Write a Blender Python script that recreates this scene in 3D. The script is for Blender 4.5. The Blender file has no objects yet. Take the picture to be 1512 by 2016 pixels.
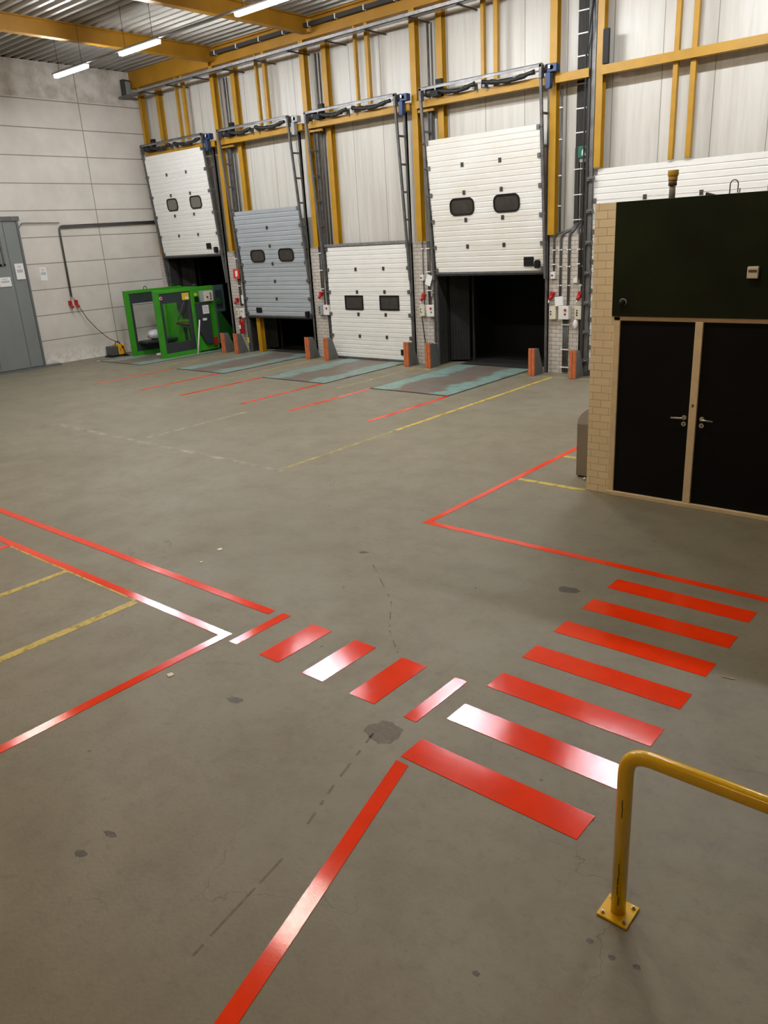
import bpy, bmesh, math, random
from mathutils import Vector, Matrix
random.seed(7)
SC = bpy.context.scene
COL = SC.collection
R3 = lambda *a: Vector(a)

# ------------------------------------------------------------------ camera
cam_data = bpy.data.cameras.new('camera')
cam = bpy.data.objects.new('camera', cam_data)
COL.objects.link(cam)
yaw, pitch, roll = -0.7181, 0.3399, 0.0592
cy, sy = math.cos(yaw), math.sin(yaw)
fw = Vector((sy * math.cos(pitch), cy * math.cos(pitch), -math.sin(pitch)))
rt = Vector((cy, -sy, 0.0))
dn = fw.cross(rt)
r2 = math.cos(roll) * rt + math.sin(roll) * dn
d2 = -math.sin(roll) * rt + math.cos(roll) * dn
m = Matrix(((r2.x, -d2.x, -fw.x, 0.0), (r2.y, -d2.y, -fw.y, 0.0), (r2.z, -d2.z, -fw.z, 3.2), (0, 0, 0, 1)))
cam.matrix_world = m
cam_data.sensor_fit = 'VERTICAL'
cam_data.sensor_height = 36.0
cam_data.lens = 1533.74 / 2016 * 36.0
cam_data.clip_start = 0.05
cam_data.clip_end = 200
SC.camera = cam

# ------------------------------------------------------------------ world, light levels, exposure
W = bpy.data.worlds.new('world'); SC.world = W; W.use_nodes = True
W.node_tree.nodes['Background'].inputs[0].default_value = (0.9, 0.95, 1.0, 1)
W.node_tree.nodes['Background'].inputs[1].default_value = 0.0
TUBE = 165.0                 # radiance of the cool white tubes over the docks
TUBE_MID = 130.0              # the row nearer the camera
WARM_FILL = 58.0                  # added unseen fill row that warms the near half of the hall
TUBE_COL = (0.95, 0.975, 1.0)
WARM_FILL_COL = (1.0, 0.64, 0.27)
ROWS = [(12.0, 7.5, [-20.0, -17.0, -12.85], TUBE, TUBE_COL),
        (12.9, 7.5, [-9.2, -5.3, -1.2], TUBE, TUBE_COL),
        (6.5, 7.5, [-17.2, -12.7, -8.2, -3.7], TUBE_MID, (1.0, 0.90, 0.75)),
        (-2.0, 7.5, [-11.0, -6.0, -1.0], WARM_FILL, WARM_FILL_COL)]  # out-of-view fill tubes, added to light the near floor and room front
SC.view_settings.view_transform = 'Standard'
SC.view_settings.look = 'None'
SC.view_settings.gamma = 1.0
SC.view_settings.exposure = 0.6
SC.view_settings.use_curve_mapping = False

# ------------------------------------------------------------------ materials
def newmat(name):
    mt = bpy.data.materials.new(name); mt.use_nodes = True
    nt = mt.node_tree
    return mt, nt, nt.nodes['Principled BSDF']
def mat(name, col, rough=0.5, metal=0.0, noise=0.0, nscale=8.0, bump=0.0, spec=0.5, coat=0.0, dark=None, emit=None):
    mt, nt, b = newmat(name)
    b.inputs['Base Color'].default_value = (*col, 1)
    b.inputs['Roughness'].default_value = rough
    b.inputs['Metallic'].default_value = metal
    b.inputs['Specular IOR Level'].default_value = spec
    b.inputs['Coat Weight'].default_value = coat
    if noise or bump:
        tc = nt.nodes.new('ShaderNodeTexCoord'); n = nt.nodes.new('ShaderNodeTexNoise')
        n.inputs['Scale'].default_value = nscale; n.inputs['Detail'].default_value = 6
        nt.links.new(tc.outputs['Object'], n.inputs['Vector'])
        if noise:
            mx = nt.nodes.new('ShaderNodeMix'); mx.data_type = 'RGBA'
            rp = nt.nodes.new('ShaderNodeMapRange')
            rp.inputs['From Min'].default_value = 0.35; rp.inputs['From Max'].default_value = 0.7
            nt.links.new(n.outputs['Fac'], rp.inputs['Value'])
            nt.links.new(rp.outputs[0], mx.inputs[0])
            mx.inputs[6].default_value = (*col, 1)
            dk = dark if dark else tuple(c * (1 - noise) for c in col)
            mx.inputs[7].default_value = (*dk, 1)
            nt.links.new(mx.outputs[2], b.inputs['Base Color'])
        if bump:
            bp = nt.nodes.new('ShaderNodeBump'); bp.inputs['Strength'].default_value = bump; bp.inputs['Distance'].default_value = 0.02
            nt.links.new(n.outputs['Fac'], bp.inputs['Height']); nt.links.new(bp.outputs[0], b.inputs['Normal'])
    if emit:
        b.inputs['Emission Color'].default_value = (*emit[0], 1); b.inputs['Emission Strength'].default_value = emit[1]
    return mt
def math_node(nt, op, a, bv=None, clamp=False):
    n = nt.nodes.new('ShaderNodeMath'); n.operation = op; n.use_clamp = clamp
    for i, v in enumerate((a, bv)):
        if v is None: continue
        if isinstance(v, (int, float)): n.inputs[i].default_value = v
        else: nt.links.new(v, n.inputs[i])
    return n.outputs[0]
def mixcol(nt, fac, a, bv):
    mx = nt.nodes.new('ShaderNodeMix'); mx.data_type = 'RGBA'
    if isinstance(fac, (int, float)): mx.inputs[0].default_value = fac
    else: nt.links.new(fac, mx.inputs[0])
    for i, v in ((6, a), (7, bv)):
        if isinstance(v, tuple): mx.inputs[i].default_value = (*v, 1)
        else: nt.links.new(v, mx.inputs[i])
    return mx.outputs[2]
def noise_node(nt, vec, scale, detail=5, rough=0.5, lo=0.35, hi=0.7):
    n = nt.nodes.new('ShaderNodeTexNoise'); n.inputs['Scale'].default_value = scale
    n.inputs['Detail'].default_value = detail; n.inputs['Roughness'].default_value = rough
    nt.links.new(vec, n.inputs['Vector'])
    r = nt.nodes.new('ShaderNodeMapRange'); r.inputs['From Min'].default_value = lo; r.inputs['From Max'].default_value = hi
    nt.links.new(n.outputs['Fac'], r.inputs['Value'])
    return r.outputs[0]
def world_pos(nt):
    g = nt.nodes.new('ShaderNodeNewGeometry'); s = nt.nodes.new('ShaderNodeSeparateXYZ')
    nt.links.new(g.outputs['Position'], s.inputs[0])
    return g.outputs['Position'], s.outputs
def line_mask(nt, coord, off, period, half):
    t = math_node(nt, 'ADD', coord, off); t = math_node(nt, 'DIVIDE', t, period)
    t = math_node(nt, 'FRACT', t); t = math_node(nt, 'SUBTRACT', t, 0.5); t = math_node(nt, 'ABSOLUTE', t)
    return math_node(nt, 'GREATER_THAN', t, 0.5 - half / period)
def add_bump(nt, b, h, strength, dist):
    bp = nt.nodes.new('ShaderNodeBump'); bp.inputs['Strength'].default_value = strength; bp.inputs['Distance'].default_value = dist
    nt.links.new(h, bp.inputs['Height']); nt.links.new(bp.outputs[0], b.inputs['Normal'])

def floor_material():
    mt, nt, b = newmat('concrete_floor')
    p, s = world_pos(nt)
    c1 = mixcol(nt, noise_node(nt, p, 0.35, 6, 0.6, 0.3, 0.7), (0.262, 0.238, 0.178), (0.202, 0.180, 0.126))
    c2 = mixcol(nt, noise_node(nt, p, 2.6, 8, 0.65, 0.45, 0.8), c1, (0.175, 0.150, 0.105))
    f3 = math_node(nt, 'MULTIPLY', noise_node(nt, p, 14, 6, 0.7, 0.52, 0.8), 0.55)
    c3 = mixcol(nt, f3, c2, (0.135, 0.114, 0.080))
    # spots and hairline cracks
    v = nt.nodes.new('ShaderNodeTexVoronoi'); v.feature = 'DISTANCE_TO_EDGE'; v.inputs['Scale'].default_value = 0.75
    nz = nt.nodes.new('ShaderNodeTexNoise'); nz.inputs['Scale'].default_value = 3.0; nz.inputs['Detail'].default_value = 7
    nt.links.new(p, nz.inputs['Vector'])
    va = nt.nodes.new('ShaderNodeVectorMath'); va.operation = 'MULTIPLY_ADD'
    nt.links.new(nz.outputs['Color'], va.inputs[0]); va.inputs[1].default_value = (0.5, 0.5, 0.0); nt.links.new(p, va.inputs[2])
    nt.links.new(va.outputs[0], v.inputs['Vector'])
    crack = math_node(nt, 'LESS_THAN', v.outputs['Distance'], 0.0022)
    crack = math_node(nt, 'MULTIPLY', crack, noise_node(nt, p, 0.9, 2, 0.5, 0.5, 0.6))
    crack = math_node(nt, 'MULTIPLY', crack, 0.4)
    c4 = mixcol(nt, crack, c3, (0.07, 0.06, 0.05))
    v2 = nt.nodes.new('ShaderNodeTexVoronoi'); v2.inputs['Scale'].default_value = 2.2; nt.links.new(p, v2.inputs['Vector'])
    spot = math_node(nt, 'LESS_THAN', v2.outputs['Distance'], 0.035)
    spot = math_node(nt, 'MULTIPLY', spot, 0.55)
    c5 = mixcol(nt, spot, c4, (0.05, 0.045, 0.04))
    nt.links.new(c5, b.inputs['Base Color'])
    r = nt.nodes.new('ShaderNodeMapRange'); nt.links.new(noise_node(nt, p, 1.2, 5), r.inputs['Value'])
    r.inputs['To Min'].default_value = 0.48; r.inputs['To Max'].default_value = 0.62
    nt.links.new(r.outputs[0], b.inputs['Roughness'])
    b.inputs['Specular IOR Level'].default_value = 0.45
    add_bump(nt, b, noise_node(nt, p, 40, 4), 0.06, 0.01)
    return mt
def sandwich_panel_material():
    mt, nt, b = newmat('white_wall_panel')
    p, s = world_pos(nt)
    mp = nt.nodes.new('ShaderNodeMapping'); mp.inputs['Scale'].default_value = (5.0, 5.0, 0.35); nt.links.new(p, mp.inputs['Vector'])
    base = mixcol(nt, noise_node(nt, mp.outputs[0], 1.6, 5, 0.6, 0.42, 0.85), (0.56, 0.545, 0.505), (0.43, 0.405, 0.355))
    seam = line_mask(nt, s[0], 0.65 + 50, 1.0, 0.009)
    seam = math_node(nt, 'MULTIPLY', seam, 0.75)
    c = mixcol(nt, seam, base, (0.15, 0.14, 0.12))
    nt.links.new(c, b.inputs['Base Color']); b.inputs['Roughness'].default_value = 0.38
    fine = math_node(nt, 'SINE', math_node(nt, 'MULTIPLY', s[0], 62.8))
    add_bump(nt, b, fine, 0.05, 0.004)
    return mt
def concrete_wall_material():
    mt, nt, b = newmat('pale_concrete_wall')
    p, s = world_pos(nt)
    base = mixcol(nt, noise_node(nt, p, 1.1, 7, 0.6), (0.66, 0.625, 0.58), (0.56, 0.53, 0.485))
    low = nt.nodes.new('ShaderNodeMapRange'); nt.links.new(s[2], low.inputs['Value'])
    low.inputs['From Min'].default_value = 0.55; low.inputs['From Max'].default_value = 0.05
    peel = math_node(nt, 'MULTIPLY', low.outputs[0], noise_node(nt, p, 7, 7, 0.7, 0.42, 0.55))
    base = mixcol(nt, peel, base, (0.78, 0.77, 0.74))
    top = math_node(nt, 'GREATER_THAN', s[2], 7.5)
    dirt = math_node(nt, 'MULTIPLY', top, noise_node(nt, p, 2.2, 6, 0.6, 0.4, 0.7))
    dirt = math_node(nt, 'MULTIPLY', dirt, 0.75)
    base = mixcol(nt, dirt, base, (0.33, 0.29, 0.24))
    hz = line_mask(nt, s[2], -0.015 + 0.7437 * 4, 0.7437, 0.013)
    below = math_node(nt, 'LESS_THAN', s[2], 7.6)
    hz = math_node(nt, 'MULTIPLY', hz, below)
    vs = math_node(nt, 'SUBTRACT', s[1], 14.22); vs = math_node(nt, 'ABSOLUTE', vs); vs = math_node(nt, 'LESS_THAN', vs, 0.013)
    vb = math_node(nt, 'SUBTRACT', s[1], 6.2); vb = math_node(nt, 'ABSOLUTE', vb); vb = math_node(nt, 'LESS_THAN', vb, 0.013)
    seam = math_node(nt, 'MAXIMUM', math_node(nt, 'MAXIMUM', hz, vs), vb)
    c = mixcol(nt, math_node(nt, 'MULTIPLY', seam, 0.8), base, (0.16, 0.14, 0.12))
    nt.links.new(c, b.inputs['Base Color']); b.inputs['Roughness'].default_value = 0.75
    h = math_node(nt, 'MULTIPLY', seam, -1.0)
    h = math_node(nt, 'ADD', h, math_node(nt, 'MULTIPLY', noise_node(nt, p, 9, 6), 0.15))
    add_bump(nt, b, h, 0.35, 0.01)
    return mt
def brick_material(name, col, mortar, dirt, rough=0.6, msize=0.006, low_dirt=0.0):
    mt, nt, b = newmat(name)
    p, s = world_pos(nt)
    cx = math_node(nt, 'ADD', s[0], s[1])
    cb = nt.nodes.new('ShaderNodeCombineXYZ'); nt.links.new(cx, cb.inputs[0]); nt.links.new(s[2], cb.inputs[1])
    br = nt.nodes.new('ShaderNodeTexBrick'); nt.links.new(cb.outputs[0], br.inputs['Vector'])
    br.inputs['Scale'].default_value = 1.0; br.inputs['Mortar Size'].default_value = msize; br.inputs['Mortar Smooth'].default_value = 0.3
    br.inputs['Brick Width'].default_value = 0.21; br.inputs['Row Height'].default_value = 0.09
    br.inputs['Color1'].default_value = (*col, 1); br.inputs['Color2'].default_value = (*[c * 0.93 for c in col], 1)
    br.inputs['Mortar'].default_value = (*mortar, 1)
    c = mixcol(nt, math_node(nt, 'MULTIPLY', noise_node(nt, p, 3.5, 6, 0.6, 0.45, 0.8), 0.6), br.outputs['Color'], dirt)
    nt.links.new(c, b.inputs['Base Color']); b.inputs['Roughness'].default_value = rough
    h = math_node(nt, 'SUBTRACT', 1.0, br.outputs['Fac'])
    h = math_node(nt, 'ADD', h, math_node(nt, 'MULTIPLY', noise_node(nt, p, 30, 5), 0.25))
    add_bump(nt, b, h, 0.5, 0.008)
    return mt
def paint_material(name, col, rough, wear, wear_scale=9.0, lo=0.5, hi=0.56, gloss_noise=True):
    """Floor paint; wear in 0..1 opens chips through which the floor shows."""
    mt, nt, b = newmat(name)
    p, s = world_pos(nt)
    nt.links.new(mixcol(nt, noise_node(nt, p, 6, 5), col, tuple(c * 0.9 for c in col)), b.inputs['Base Color'])
    b.inputs['Roughness'].default_value = rough
    if gloss_noise:
        rr = nt.nodes.new('ShaderNodeMapRange'); nt.links.new(noise_node(nt, p, 170, 3, 0.7, 0.35, 0.65), rr.inputs['Value'])
        rr.inputs['To Min'].default_value = rough * 0.7; b.inputs['Specular IOR Level'].default_value = 0.42; rr.inputs['To Max'].default_value = rough * 1.9
        nt.links.new(rr.outputs[0], b.inputs['Roughness'])
    if gloss_noise: add_bump(nt, b, noise_node(nt, p, 110, 3, 0.6, 0.2, 0.8), 0.035, 0.01)
    if wear > 0:
        out = nt.nodes['Material Output']; tr = nt.nodes.new('ShaderNodeBsdfTransparent'); mx = nt.nodes.new('ShaderNodeMixShader')
        w = math_node(nt, 'MULTIPLY', noise_node(nt, p, wear_scale, 8, 0.75, lo, hi), wear)
        nt.links.new(w, mx.inputs[0]); nt.links.new(b.outputs[0], mx.inputs[1]); nt.links.new(tr.outputs[0], mx.inputs[2])
        nt.links.new(mx.outputs[0], out.inputs['Surface'])
    return mt
def leveller_material(name, teal_amt):
    mt, nt, b = newmat(name)
    tc = nt.nodes.new('ShaderNodeTexCoord'); s = nt.nodes.new('ShaderNodeSeparateXYZ'); nt.links.new(tc.outputs['Object'], s.inputs[0])
    p, ws = world_pos(nt)
    ax = math_node(nt, 'ABSOLUTE', s.outputs[0])
    wob = math_node(nt, 'MULTIPLY', math_node(nt, 'SUBTRACT', noise_node(nt, p, 1.6, 4), 0.5), 0.35)
    ax2 = math_node(nt, 'ADD', ax, wob)
    r = nt.nodes.new('ShaderNodeMapRange'); nt.links.new(ax2, r.inputs['Value']); r.inputs['From Min'].default_value = 0.42; r.inputs['From Max'].default_value = 0.60
    r3 = nt.nodes.new('ShaderNodeMapRange'); nt.links.new(ax2, r3.inputs['Value']); r3.inputs['From Min'].default_value = 1.12; r3.inputs['From Max'].default_value = 1.0
    t = math_node(nt, 'MULTIPLY', r.outputs[0], r3.outputs[0])
    t = math_node(nt, 'MULTIPLY', t, teal_amt)
    worn = mixcol(nt, noise_node(nt, p, 2.2, 6, 0.6), (0.19, 0.125, 0.08), (0.20, 0.19, 0.18))
    teal = mixcol(nt, noise_node(nt, p, 5, 6, 0.7, 0.4, 0.75), (0.27, 0.44, 0.39), (0.17, 0.22, 0.20))
    c = mixcol(nt, t, worn, teal)
    d1 = math_node(nt, 'SINE', math_node(nt, 'MULTIPLY', math_node(nt, 'ADD', s.outputs[0], s.outputs[1]), 110.0))
    d2_ = math_node(nt, 'SINE', math_node(nt, 'MULTIPLY', math_node(nt, 'SUBTRACT', s.outputs[0], s.outputs[1]), 110.0))
    dd = math_node(nt, 'MULTIPLY', d1, d2_)
    st = math_node(nt, 'GREATER_THAN', dd, 0.3)
    c = mixcol(nt, math_node(nt, 'MULTIPLY', st, 0.25), c, (0.34, 0.42, 0.40))
    nt.links.new(c, b.inputs['Base Color']); b.inputs['Roughness'].default_value = 0.45; b.inputs['Metallic'].default_value = 0.2
    add_bump(nt, b, dd, 0.3, 0.004)
    return mt
def fascia_material():
    mt, nt, b = newmat('dark_green_board')
    p, s = world_pos(nt)
    nt.links.new(mixcol(nt, noise_node(nt, p, 1.3, 4), (0.013, 0.018, 0.006), (0.007, 0.010, 0.0045)), b.inputs['Base Color'])
    b.inputs['Roughness'].default_value = 0.55; b.inputs['Specular IOR Level'].default_value = 0.15
    return mt

M = {}
M['floor'] = floor_material()
M['panel'] = sandwich_panel_material()
M['concrete'] = concrete_wall_material()
M['white_brick'] = brick_material('white_painted_brick', (0.56, 0.52, 0.475), (0.20, 0.17, 0.14), (0.40, 0.35, 0.29))
M['beige_brick'] = brick_material('beige_painted_brick', (0.88, 0.74, 0.50), (0.52, 0.40, 0.23), (0.78, 0.63, 0.40), 0.55, 0.004)
M['plain_wall'] = mat('plain_wall', (0.42, 0.39, 0.34), 0.8, noise=0.12, nscale=1)
M['yellow'] = mat('yellow_steel_paint', (0.43, 0.225, 0.008), 0.45, noise=0.18, nscale=3)
M['yellow_dark'] = mat('yellow_beam_paint', (0.38, 0.18, 0.008), 0.5, noise=0.2, nscale=2)
M['deck'] = mat('corrugated_steel_deck', (0.33, 0.31, 0.275), 0.42, 0.35, noise=0.15, nscale=1.5)
M['galv'] = mat('galvanised_steel', (0.42, 0.42, 0.43), 0.38, 0.75, noise=0.3, nscale=14)
M['galv_mid'] = mat('weathered_galvanised_steel', (0.24, 0.24, 0.25), 0.42, 0.7, noise=0.4, nscale=5)
M['galv_dull'] = mat('dull_galvanised_steel', (0.17, 0.17, 0.17), 0.5, 0.5, noise=0.35, nscale=7)
M['dark_steel'] = mat('dark_steel', (0.06, 0.058, 0.055), 0.5, 0.4, noise=0.3, nscale=9)
M['conduit'] = mat('grey_conduit', (0.10, 0.095, 0.09), 0.45, noise=0.2, nscale=9)
M['dark_cable'] = mat('dark_cable', (0.035, 0.034, 0.03), 0.6, spec=0.3)
M['white_door'] = mat('white_door_paint', (0.78, 0.77, 0.745), 0.36, noise=0.06, nscale=1.6)
M['white_door_grimy'] = mat('white_door_grimy', (0.77, 0.765, 0.74), 0.36, noise=0.12, nscale=1.1, dark=(0.70, 0.67, 0.60))
M['grey_door'] = mat('blue_grey_door_paint', (0.37, 0.40, 0.43), 0.38, noise=0.08, nscale=2)
M['black'] = mat('black_plastic', (0.010, 0.010, 0.011), 0.5, spec=0.2)
M['rubber'] = mat('black_rubber', (0.018, 0.018, 0.018), 0.7, noise=0.3, nscale=12)
M['shelter'] = mat('black_shelter_cloth', (0.0035, 0.0035, 0.0035), 0.85)
M['curtain'] = mat('dark_curtain', (0.017, 0.017, 0.016), 0.7, noise=0.4, nscale=6)
M['pane'] = mat('smoked_pane', (0.055, 0.05, 0.042), 0.22, noise=0.3, nscale=5)
M['pane_light'] = mat('smoked_pane_pale', (0.17, 0.15, 0.125), 0.3, noise=0.2, nscale=5)
M['blue'] = mat('motor_blue_paint', (0.007, 0.035, 0.12), 0.35)
M['spring'] = mat('dark_sleeve', (0.022, 0.021, 0.020), 0.5, 0.2, noise=0.5, nscale=24, bump=0.5)
M['cream'] = mat('cream_plastic', (0.66, 0.62, 0.50), 0.4)
M['white'] = mat('white_plastic', (0.72, 0.71, 0.69), 0.4)
M['grey_box'] = mat('grey_plastic', (0.30, 0.31, 0.32), 0.45)
M['paper'] = mat('white_paper', (0.78, 0.78, 0.80), 0.7)
M['ink'] = mat('grey_print', (0.28, 0.27, 0.29), 0.7)
M['red'] = mat('red_plastic', (0.42, 0.015, 0.012), 0.35)
M['red_sign'] = mat('red_sign_face', (0.62, 0.03, 0.02), 0.4)
M['ext_red'] = mat('extinguisher_red', (0.50, 0.02, 0.02), 0.25)
M['exit_green'] = mat('exit_sign_green', (0.005, 0.13, 0.085), 0.4)
M['orange'] = mat('worn_orange_paint', (0.62, 0.17, 0.055), 0.5, noise=0.3, nscale=9, dark=(0.42, 0.12, 0.05))
M['guard_grey'] = mat('guard_grey_paint', (0.13, 0.135, 0.13), 0.5, noise=0.2, nscale=8)
M['green'] = mat('machine_green_paint', (0.045, 0.32, 0.015), 0.38, noise=0.15, nscale=3)
M['green_dark'] = mat('machine_dark_green', (0.012, 0.09, 0.012), 0.45)
M['slate'] = mat('machine_slate_paint', (0.035, 0.043, 0.05), 0.45, noise=0.15, nscale=4)
M['slate_green'] = mat('hopper_slate_green', (0.06, 0.095, 0.105), 0.5)
M['brown_rust'] = mat('rusty_roller', (0.13, 0.06, 0.035), 0.6, noise=0.3, nscale=12)
M['mesh_white'] = mat('pale_mesh_sheet', (0.55, 0.55, 0.53), 0.6)
M['sticker'] = mat('yellow_sticker', (0.68, 0.52, 0.03), 0.5)
M['bag'] = mat('clear_plastic_bag', (0.62, 0.64, 0.68), 0.3, noise=0.3, nscale=14, bump=0.8)
M['box_yellow'] = mat('equipment_yellow', (0.75, 0.40, 0.01), 0.4)
M['box_grey'] = mat('equipment_grey', (0.075, 0.078, 0.08), 0.5)
M['slide_door'] = mat('grey_sliding_door', (0.205, 0.225, 0.225), 0.5, noise=0.08, nscale=1.5)
M['slide_trim'] = mat('grey_door_trim', (0.13, 0.14, 0.145), 0.5)
M['room_black'] = mat('black_door_paint', (0.0062, 0.0062, 0.0068), 0.5, noise=0.3, nscale=1.2, spec=0.12)
M['frame_beige'] = mat('beige_frame_paint', (0.78, 0.63, 0.41), 0.45, noise=0.12, nscale=9)
M['fascia'] = fascia_material()
M['roof_felt'] = mat('room_roof', (0.12, 0.11, 0.09), 0.8)
M['steel'] = mat('brushed_handle_steel', (0.62, 0.58, 0.50), 0.28, 0.85)
M['taupe'] = mat('taupe_metal', (0.235, 0.205, 0.165), 0.5, noise=0.08, nscale=3)
M['lid'] = mat('grey_lid', (0.36, 0.34, 0.32), 0.35)
M['brass'] = mat('yellow_cap', (0.55, 0.33, 0.05), 0.45)
M['pipe_brown'] = mat('brown_grey_pipe', (0.23, 0.19, 0.16), 0.5)
M['red_line'] = paint_material('glossy_red_floor_paint', (0.98, 0.050, 0.006), 0.075, 0.0)
M['yellow_line'] = paint_material('worn_yellow_floor_paint', (0.62, 0.47, 0.09), 0.5, 0.6, 7, 0.48, 0.64, False)
M['yellow_faint'] = paint_material('faint_yellow_floor_paint', (0.55, 0.46, 0.17), 0.55, 0.9, 5, 0.35, 0.62, False)
M['yellow_ghost'] = paint_material('ghost_floor_line', (0.40, 0.37, 0.28), 0.55, 1.0, 4, 0.34, 0.8, False)
M['rail'] = mat('handrail_yellow', (0.88, 0.54, 0.012), 0.22, noise=0.10, nscale=9, coat=0.3)
M['scratch'] = mat('black_scratch', (0.05, 0.03, 0.01), 0.6)
M['bolt'] = mat('bolt_steel', (0.45, 0.38, 0.28), 0.35, 0.8)
M['stain'] = paint_material('dark_oil_stain', (0.11, 0.10, 0.085), 0.5, 0.85, 14, 0.4, 0.7, False)
M['scuff'] = paint_material('brown_scuff', (0.17, 0.135, 0.09), 0.5, 0.85, 9, 0.28, 0.72, False)
M['chip'] = mat('white_chip', (0.75, 0.70, 0.55), 0.7)
M['lamp_body'] = mat('lamp_housing', (0.55, 0.55, 0.55), 0.4)
for nm, st, c in (('tube_cool', TUBE, TUBE_COL), ('tube_mid', TUBE_MID, (1.0, 0.90, 0.75)), ('fill_tube_warm', WARM_FILL, WARM_FILL_COL)):
    M[nm] = mat(nm, (0.8, 0.8, 0.8), 0.5, emit=(c, st))
M['lvl_a'] = leveller_material('leveller_plate_bright', 1.0)
M['lvl_b'] = leveller_material('leveller_plate_worn', 0.8)

# ------------------------------------------------------------------ mesh helpers
class MB:
    def __init__(self): self.bm = bmesh.new(); self.mi = 0
    def _faces(self, fs):
        for f in fs: f.material_index = self.mi
    def box(self, x0, x1, y0, y1, z0, z1, rot=None, about=None):
        vs = [self.bm.verts.new((x, y, z)) for x in (x0, x1) for y in (y0, y1) for z in (z0, z1)]
        idx = [(0, 1, 3, 2), (4, 6, 7, 5), (0, 4, 5, 1), (2, 3, 7, 6), (0, 2, 6, 4), (1, 5, 7, 3)]
        self._faces([self.bm.faces.new([vs[i] for i in q]) for q in idx])
        if rot is not None:
            c = Vector(about) if about is not None else Vector(((x0 + x1) / 2, (y0 + y1) / 2, (z0 + z1) / 2))
            for v in vs: v.co = c + rot @ (v.co - c)
        return self
    def cbox(self, c, d, rot=None):
        return self.box(c[0] - d[0] / 2, c[0] + d[0] / 2, c[1] - d[1] / 2, c[1] + d[1] / 2, c[2] - d[2] / 2, c[2] + d[2] / 2, rot)
    def prism(self, poly, axis, a, b):
        """poly 2D list; axis 0: (y,z), 1: (x,z), 2: (x,y) extruded a..b"""
        def P(u, v, w): return (w, u, v) if axis == 0 else ((u, w, v) if axis == 1 else (u, v, w))
        lo = [self.bm.verts.new(P(u, v, a)) for u, v in poly]; hi = [self.bm.verts.new(P(u, v, b)) for u, v in poly]
        n = len(poly); fs = [self.bm.faces.new(lo), self.bm.faces.new(hi)]
        for i in range(n): fs.append(self.bm.faces.new((lo[i], lo[(i + 1) % n], hi[(i + 1) % n], hi[i])))
        self._faces(fs); return self
    def tube(self, pts, r, seg=10, cap=True):
        pts = [Vector(p) for p in pts]; rings = []
        for i, p in enumerate(pts):
            t = (pts[min(i + 1, len(pts) - 1)] - pts[max(i - 1, 0)]).normalized()
            up = Vector((0, 0, 1)) if abs(t.z) < 0.9 else Vector((1, 0, 0))
            if rings: 
                u = prev - t * prev.dot(t)
                u = u.normalized() if u.length > 1e-6 else t.cross(up).normalized()
            else: u = t.cross(up).normalized()
            prev = u; w = t.cross(u)
            rr = r[i] if isinstance(r, (list, tuple)) else r
            rings.append([self.bm.verts.new(p + (u * math.cos(2 * math.pi * k / seg) + w * math.sin(2 * math.pi * k / seg)) * rr) for k in range(seg)])
        fs = []
        for a, b in zip(rings[:-1], rings[1:]):
            for k in range(seg):
                f = self.bm.faces.new((a[k], a[(k + 1) % seg], b[(k + 1) % seg], b[k])); f.smooth = seg > 6; fs.append(f)
        if cap: fs += [self.bm.faces.new(rings[0]), self.bm.faces.new(rings[-1])]
        self._faces(fs); return self
    def cyl(self, c, r, h, axis=2, seg=20, r1=None):
        c = Vector(c); d = Vector([(1 if i == axis else 0) for i in range(3)]) * h
        return self.tube([c, c + d], [r, r if r1 is None else r1], seg)
    def ball(self, c, r, sc=(1, 1, 1), seg=16):
        g = bmesh.ops.create_uvsphere(self.bm, u_segments=seg, v_segments=seg // 2, radius=r)
        for v in g['verts']: v.co = Vector(c) + Vector((v.co.x * sc[0], v.co.y * sc[1], v.co.z * sc[2]))
        for v in g['verts']:
            for f in v.link_faces: f.smooth = True; f.material_index = self.mi
        return self
def dedupe(pts):
    return pts
def bend_path(pts, rad=0.1, n=5):
    pts = [Vector(p) for p in pts]; out = [pts[0]]
    for a, b, c in zip(pts[:-2], pts[1:-1], pts[2:]):
        d0 = (a - b); d1 = (c - b); r = min(rad, d0.length * 0.45, d1.length * 0.45)
        p0 = b + d0.normalized() * r; p1 = b + d1.normalized() * r
        for i in range(n + 1):
            t = i / n; out.append((1 - t) ** 2 * p0 + 2 * t * (1 - t) * b + t * t * p1)
    out.append(pts[-1]); return out
def rrect(w, h, r, n=5):
    o = []
    for cx, cz, a0 in ((w / 2 - r, h / 2 - r, 0), (-w / 2 + r, h / 2 - r, 90), (-w / 2 + r, -h / 2 + r, 180), (w / 2 - r, -h / 2 + r, 270)):
        for i in range(n + 1):
            a = math.radians(a0 + 90 * i / n); o.append((cx + r * math.cos(a), cz + r * math.sin(a)))
    return o
ORG = {}
def build(mb, name, mats, origin=(0, 0, 0), parent=None, bevel=0.0):
    org = Vector(origin) if parent is None else ORG[parent.name]
    me = bpy.data.meshes.new(name)
    bmesh.ops.recalc_face_normals(mb.bm, faces=mb.bm.faces[:])
    for v in mb.bm.verts: v.co -= org
    mb.bm.to_mesh(me); mb.bm.free()
    for mm in (mats if isinstance(mats, (list, tuple)) else [mats]): me.materials.append(M[mm])
    o = bpy.data.objects.new(name, me); COL.objects.link(o)
    if parent is None: o.location = org
    else: o.parent = parent
    ORG[o.name] = org
    if bevel:
        bv = o.modifiers.new('bevel', 'BEVEL'); bv.width = bevel; bv.segments = 2; bv.limit_method = 'ANGLE'
    return o
def thing(name, label, cat, loc, group=None):
    o = bpy.data.objects.new(name, None); COL.objects.link(o); o.location = loc; o.empty_display_size = 0.1
    ORG[o.name] = Vector(loc); o['label'] = label; o['category'] = cat
    if group: o['group'] = group
    return o
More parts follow.
